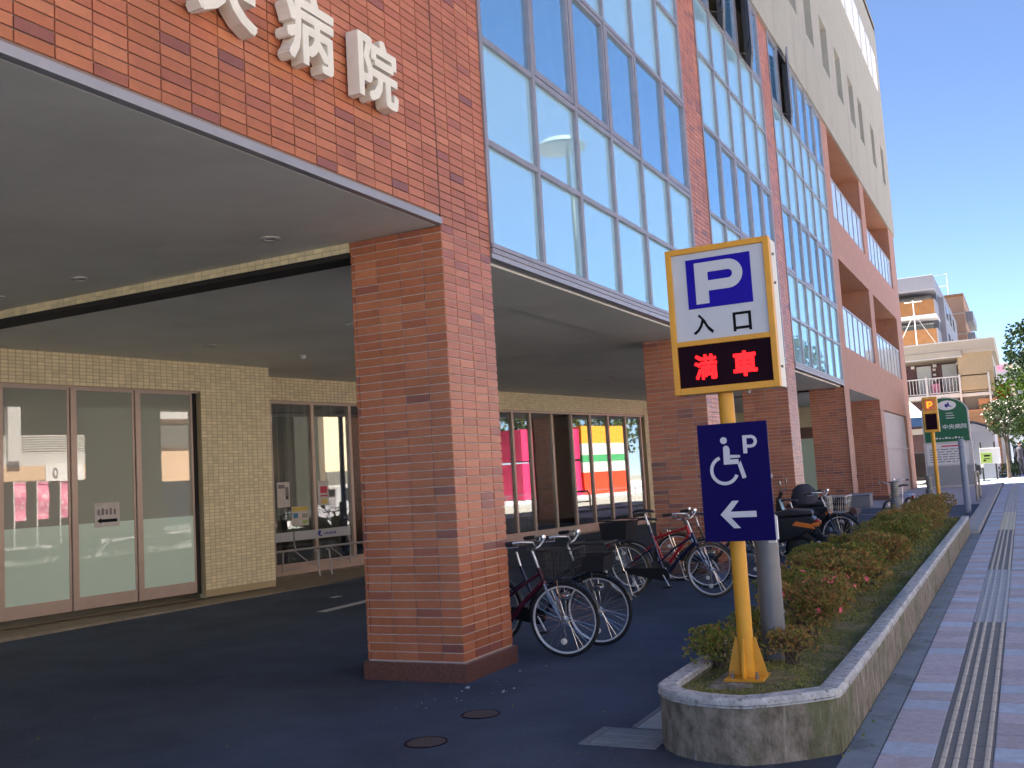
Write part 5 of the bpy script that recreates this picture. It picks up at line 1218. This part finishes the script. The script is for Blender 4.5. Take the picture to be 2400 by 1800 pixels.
# ---- cars
def car(label, col, loc, rz, van=False):
    t = thing('parked_van' if van else 'parked_car', label, 'van' if van else 'car', loc, rz)
    if van: side = [(-2.2, .35), (-2.25, .9), (-2.15, 1.85), (-2.0, 1.95), (1.0, 1.95), (1.35, 1.85), (1.95, 1.1), (2.2, .95), (2.25, .4), (2.1, .3), (-2.1, .3)]
    else: side = [(-2.1, .35), (-2.15, .85), (-1.9, .95), (-1.5, 1.38), (-.9, 1.48), (.3, 1.46), (1.0, 1.0), (1.8, .85), (2.1, .7), (2.12, .35), (2.0, .25), (-2.0, .25)]
    MB().prism(side, -.82, .82, lambda u, v, w_: (u, w_, v)).obj('body', M[col], t, bevel=.06)
    wn = [(-1.9, 1.15), (-1.85, 1.78), (.9, 1.78), (1.5, 1.15)] if van else [(-1.6, .98), (-1.25, 1.36), (.25, 1.36), (.8, .98)]
    for s_ in (-1, 1): MB().prism(wn, .822, .83, lambda u, v, w_: (u, s_ * w_, v)).obj('side_window', M['carglass'], t)
    e = 1 if van else 0
    MB().add([(1.42, -.7, 1.78), (1.42, .7, 1.78), (1.93, .74, 1.16), (1.93, -.74, 1.16)] if van else [(.42, -.62, 1.42), (.42, .62, 1.42), (.98, .7, 1.03), (.98, -.7, 1.03)], [(0, 1, 2, 3)]).obj('windscreen', M['carglass'], t)
    MB().add([(-2.235, -.7, 1.0), (-2.235, .7, 1.0), (-2.165, .66, 1.75), (-2.165, -.66, 1.75)] if van else [(-1.93, -.68, .99), (-1.93, .68, .99), (-1.53, .6, 1.36), (-1.53, -.6, 1.36)], [(0, 1, 2, 3)]).obj('rear_window', M['carglass'], t)
    for x in (-1.3, 1.35):
        for s_ in (-1, 1):
            wh = MB().lathe([(.20, -.11), (.31, -.10), (.32, 0), (.31, .10), (.20, .11)], 20, (x, s_ * .75, .31), 'y').obj('wheel', M['rubber'], t, smooth=40); MB().lathe([(.001, s_ * .09), (.2, s_ * .1), (.2, 0)], 16, (x, s_ * .75, .31), 'y').obj('rim', M['alloy'], wh, smooth=40)
    for s_ in (-1, 1):
        MB().box(2.1, 2.2, s_ * .55 - .15, s_ * .55 + .15, .62, .76).obj('headlight', M['reflector'], t); MB().box(-2.24, -2.12, s_ * .66 - .1, s_ * .66 + .1, .75, .95).obj('tail_light', M['redlens'], t)
    return t
car('black car parked in the side street, mostly hidden by the green sign', 'carblack', (.3, 51.2, gzy(55) - .03), 0)
car('dark car parked far down the sidewalk beneath the trees', 'carblack', (4.35, 84, gzy(84)), R(90))
# ---- person far down the sidewalk
def person(label, x, y, h):
    t = thing('person', label, 'person', (x, y, gzy(y)), R(90)); k = h / 1.7
    def limb(b, pts, rs): b.tube([Vector(p) * k for p in pts], [q * k for q in rs], 10)
    b = MB()
    b.lathe([(.001 * k, .82 * k), (.15 * k, .86 * k), (.155 * k, .95 * k), (.135 * k, 1.10 * k), (.165 * k, 1.30 * k), (.15 * k, 1.40 * k), (.06 * k, 1.46 * k), (.055 * k, 1.52 * k)], 16)
    for s_ in (-1, 1): limb(b, [(0, s_ * .17, 1.38), (-.02, s_ * .22, 1.12), (.06, s_ * .22, .86)], [.055, .045, .035])
    b.obj('torso', M['cloth2'], t, smooth=60)
    b = MB()
    for s_, q in ((-1, .16), (1, -.14)): limb(b, [(0, s_ * .08, .90), (q * .5, s_ * .085, .48), (q, s_ * .085, .07), (q + .12, s_ * .085, .03)], [.09, .06, .045, .04])
    b.obj('trousers', M['cloth'], t, smooth=60)
    MB().lathe([(.001, 1.49 * k), (.06 * k, 1.50 * k), (.085 * k, 1.58 * k), (.088 * k, 1.64 * k), (.06 * k, 1.70 * k), (.001, 1.715 * k)], 14).obj('head', M['skin'], t, smooth=60)
    MB().lathe([(.092 * k, 1.60 * k), (.094 * k, 1.65 * k), (.066 * k, 1.715 * k), (.001, 1.73 * k)], 14).obj('hair', M['blackframe'], t, smooth=60)
person('person in grey walking away far down the sidewalk', 4.02, 57, 1.68)

# ---- trees
def tree(label, x, y, z0, trunk_h, crown, leafm, n, L_, seed, name='street_tree', blossoms=0, group=None, tr=.10):
    """crown: list of (dx, dy, z, rx, ry, rz)"""
    t = thing(name, label, 'tree', (x, y, z0), group=group); r = random.Random(seed)
    tk = MB(); top = Vector((crown[0][0] * .5, crown[0][1] * .5, trunk_h))
    tk.tube([(0, 0, -.1), (.02, .01, trunk_h * .5), top], [tr, tr * .8, tr * .62], 9)
    lv, bl = MB(), MB()
    for cx_, cy_, cz_, rx, ry, rz in crown:
        c = Vector((cx_, cy_, cz_)); tk.tube([top - Vector((0, 0, .15)), top.lerp(c, .5) + Vector((0, 0, .1)), c + Vector((0, 0, rz * .4))], [tr * .5, tr * .3, .012], 6)
        k = int(n * rx * ry * rz / sum(q[3] * q[4] * q[5] for q in crown)) // 8
        for _ in range(7): tk.tube([top.lerp(c, .6), c + Vector((r.uniform(-1, 1) * rx * .8, r.uniform(-1, 1) * ry * .8, r.uniform(-.5, .9) * rz))], [tr * .2, .006], 4)
        for _ in range(k):
            d = Vector((r.gauss(0, 1), r.gauss(0, 1), r.gauss(.1, 1))).normalized(); q = r.uniform(.25, 1) ** .45 * r.choice((1, 1, .92, 1.08))
            p = c + Vector((d.x * rx * q, d.y * ry * q, d.z * rz * q))
            if math.sin(p.x * 5.3 + seed) * math.sin(p.y * 4.7) * math.sin(p.z * 5.1 + 1) < -.28: continue
            leafcluster(lv, p, (d + Vector((0, 0, .2))).normalized(), 8, L_, .26, r)
            if blossoms and r.random() < blossoms and d.z > -.3:
                leafcluster(bl, p + d * .05, d, 5, L_ * .9, .4, r)
    tk.obj('trunk', M['bark'], t, smooth=60); lv.obj('crown', M[leafm], t)
    if bl.v: bl.obj('blossoms', M['blossom'], t)
    return t
tree('dark green street tree leaning into the right edge of the picture', 5.25, 50, gzy(50), 3.6, [(-.4, 0, 5.9, 1.05, 1.2, 1.15), (.5, .4, 6.5, 1.3, 1.3, 1.1), (-.75, -.2, 5.1, .8, .9, .7), (.6, -.3, 5.2, 1.1, 1.1, .8)], 'treeleaf', 20000, .12, 3, group='street trees')
tree('sunlit lime green tree below the dark street tree', 4.75, 62.5, gzy(62), 2.6, [(-.6, 0, 4.5, 1.2, 1.4, 1.2), (.3, .3, 3.4, 1.1, 1.2, .9), (-.85, .2, 3.0, .85, .9, .85), (-.5, .1, 2.0, .8, .8, .8), (.4, .2, 5.2, 1.2, 1.2, 1.1)], 'limeleaf', 19000, .13, 5, group='street trees')
tree('small white blossoming tree with slim trunk by the map board', 3.48, 53, gzy(53), 1.75, [(.05, 0, 2.9, .82, .9, .85), (-.42, .1, 3.25, .5, .55, .42), (.5, 0, 3.3, .6, .6, .55), (-.15, -.1, 2.35, .5, .5, .35)], 'midleaf', 14000, .085, 7, blossoms=.10, group='street trees', tr=.09)
for i, (x, y, s_, lb) in enumerate(((3.45, 54.5, .45, 'low green shrub round the foot of the white blossoming tree'), (3.75, 60, .5, 'low green shrub beyond the white blossoming tree'), (4.9, 78, 1.2, 'round green shrub far along the kerb'))):
    tree(lb, x, y, gzy(y), .2, [(0, 0, s_ * .7, s_, s_, s_ * .75), (.1, .2, s_ * .5, s_ * .7, s_, s_ * .5)], 'midleaf', 2600, .07, 30 + i, 'street_shrub', group='low shrubs by the sidewalk', tr=.03)
for i, (x, y, h) in enumerate(((5.4, 92, 6.5), (5.3, 112, 7.5), (8, 140, 9))):
    tree(('tall green tree in the middle distance of the street', 'far green tree beyond the second street tree', 'farthest tree closing the street')[i], x, y, gzy(y), h * .4, [(0, 0, h * .65, 1.7, 1.8, h * .25), (-.6, .3, h * .5, 1.3, 1.3, h * .18), (.6, 0, h * .8, 1.2, 1.2, h * .18)], 'limeleaf' if i % 2 else 'midleaf', 7000, .2, 50 + i, group='street trees')
# ================================================================ ACROSS THE ROAD (seen mirrored in the glass)
db = thing('office_block', 'tall block across the road, painted near-black for the shade of the gap, mirrored in the doors', 'building')
MB().box(30, 40, 18, 40, -.1, 24).obj('wall', M['p_tower2'], db)  # near-black wall colour carries the shade of the gap
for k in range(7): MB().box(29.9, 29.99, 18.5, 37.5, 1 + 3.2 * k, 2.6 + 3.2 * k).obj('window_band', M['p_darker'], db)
MB().box(24.6, 29.88, 22.25, 26.78, -.1, 20).box(23, 29.88, 34.75, 36.28, -.1, 20).obj('dark_infill', M['p_tower2'], db)  # added infill boxes, near-black to darken the mirrored gaps between the houses
ln = thing('street_lamp', 'tall street lamp with flat oval head, mirrored in the curtain wall', 'street lamp', (6.3, 25.4, 0))
MB().tube([(0, 0, 0), (0, 0, 5), (0, 0, 10.6)], [.1, .08, .06], 12).obj('pole', M['lampgrey'], ln, smooth=50)
MB().lathe([(.001, 10.95), (.5, 10.9), (.72, 10.72), (.70, 10.66), (.001, 10.62)], 24, (0, -.45, 0)).obj('lamp_head', M['lampgrey'], ln, smooth=50)
ob = thing('facing_block', 'peach and white apartment block with louvres, mirrored in the doors', 'building')
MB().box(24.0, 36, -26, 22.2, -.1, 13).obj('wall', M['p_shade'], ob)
for k in range(3):
    z = 2.8 + 3.4 * k
    MB().box(22.4, 24, -26, 22.2, z, z + .6).obj('floor_band', M['p_peach'], ob); MB().box(22.42, 24, -26, 22.2, z + .601, z + 1.1).obj('balcony_wall', M['p_white'], ob)
    lv = MB()
    for i in range(8): lv.box(22.44, 22.5, -26, 22.2, z + 1.12 + i * .1, z + 1.17 + i * .1)
    lv.obj('louvres', M['p_louver'], ob)
    for y in [-24 + 4.3 * i for i in range(11)]: MB().box(22.2, 22.62, y, y + .5, z + .8, z + 3.4).obj('column', M['p_white'], ob)
for y in [-22 + 4.3 * i for i in range(10)]: MB().box(23.96, 23.995, y, y + 2.2, .2, 2.4).obj('shop_window', M['g_dark'], ob)
MB().box(22.3, 22.39, 20.5, 22.1, 2.75, 3.4).obj('white_board', M['white'], ob); text(MB(), 'zero', 20.78, 21.0, 2.85, 3.3, lambda u, v, w_: (22.29 - w_, 41.77 - u, v)).obj('board_figure', M['print_grey'], ob)
for i, y in enumerate((18.9, 19.8, 20.7)):
    bn = thing('banner', ('left', 'middle', 'right')[i] + ' pink nobori banner mirrored in the first sliding door', 'banner', (21.4, y, 0), group='pink banners across the road')
    MB().tube([(0, 0, 0), (0, 0, 2.75)], .02, 6).tube([(0, 0, 2.72), (0, .5, 2.72)], .01, 5).obj('pole', M['white'], bn)
    b = MB(); n = 8
    for k in range(n):
        z0, z1 = 1.2 + 1.5 * k / n, 1.2 + 1.5 * (k + 1) / n; q0, q1 = .05 * math.sin(k * .9 + i), .05 * math.sin((k + 1) * .9 + i)
        b.quad((q0, .02, z0), (q0 + .03, .47, z0), (q1 + .03, .47, z1), (q1, .02, z1))
    b.obj('cloth', M['banner'], bn, smooth=60)
o2 = thing('facing_house', 'peach rendered house across the road, mirrored in the third door', 'house')
MB().box(25.2, 29.8, 26.8, 34.7, -.1, 5.9).obj('wall', M['p_peach'], o2); MB().box(25.1, 25.19, 26.8, 34.7, 4.25, 5.3).obj('painted_shade_band', M['p_shade'], o2); MB().box(25.0, 25.19, 26.8, 34.7, 5.6, 5.95).obj('cornice', M['p_white'], o2); MB().box(25.1, 25.19, 26.8, 34.7, .2, 2.6).obj('shop_front', M['g_dark'], o2)
o3 = thing('facing_hall', 'cream hall across the road, mirrored beside the brick pier', 'building')
MB().box(22.5, 38, 36.3, 47, -.1, 6.2).obj('wall', mat('cream_hall', (.72, .60, .42), .8, var=.04), o3); MB().box(22.4, 22.49, 36.3, 47, .2, 2.7).obj('shop_front', M['p_shade'], o3)
car('silver van parked across the road, mirrored in the arcade window', 'car', (19.8, 36.6, -.02), R(90), True)
for lb, y0, y1, z0, z1, m_ in (('large pink container stacked on another across the road', 51.3, 57.2, 2.85, 4.9, 'pink'), ('large pink container standing on the ground across the road', 51.3, 57.2, .35, 2.7, 'pink')):
    ct = thing('container', lb, 'container', group='pink containers across the road')
    MB().box(22, 25, y0, y1, z0, z1).obj('body', M[m_], ct)
    b = MB()
    for i in range(9): b.box(21.95, 21.999, y0 + i * .72, y0 + .08 + i * .72, z0, z1)
    b.obj('rib', M[m_], ct)
sg2 = thing('shop_front', 'orange, white and green shop front across the road beside the containers', 'shop')
for i, (z0, z1, m_) in enumerate(((.2, 1.9, 'p_red'), (1.9, 2.6, 'p_white'), (2.6, 3.1, 'p_grnsign'), (3.1, 3.9, 'p_white'), (3.9, 5.1, 'p_orsign'))): MB().box(22.0, 27, 57.5, 62.5, z0 + .001, z1).obj('sign_band', M[m_], sg2)
for i, (x, y) in enumerate(((27, 48.5), (28, 55), (27.5, 60), (28, 66), (30, 72), (28, 80))):
    tree(('broad tree beside the hall across the road', 'broad tree behind the pink containers', 'broad tree behind the orange shop front', 'broad tree beyond the orange shop front', 'broad tree farther along the road', 'farthest broad tree across the road')[i], x, y, 0, 3.2, [(0, 0, 6, 2.6, 3, 2.2), (.5, 2.2, 5, 2, 2, 1.6)], 'midleaf', 3500, .3, 70 + i, group='trees across the road', tr=.2)
gr_ = thing('guard_rail', 'low green grey pedestrian guard rail across the road', 'railing')
for i in range(16):
    y = 30 + 2.4 * i
    MB().tube([(16.9, y, 0), (16.9, y, .8)], .03, 6).tube([(16.9, y + 2.4, .76), (16.9, y, .76)], .022, 5).tube([(16.9, y, .7), (16.9, y + 1.2, .35), (16.9, y + 2.4, .7)], .016, 5).obj('rail_bay', M['greypost'], gr_)
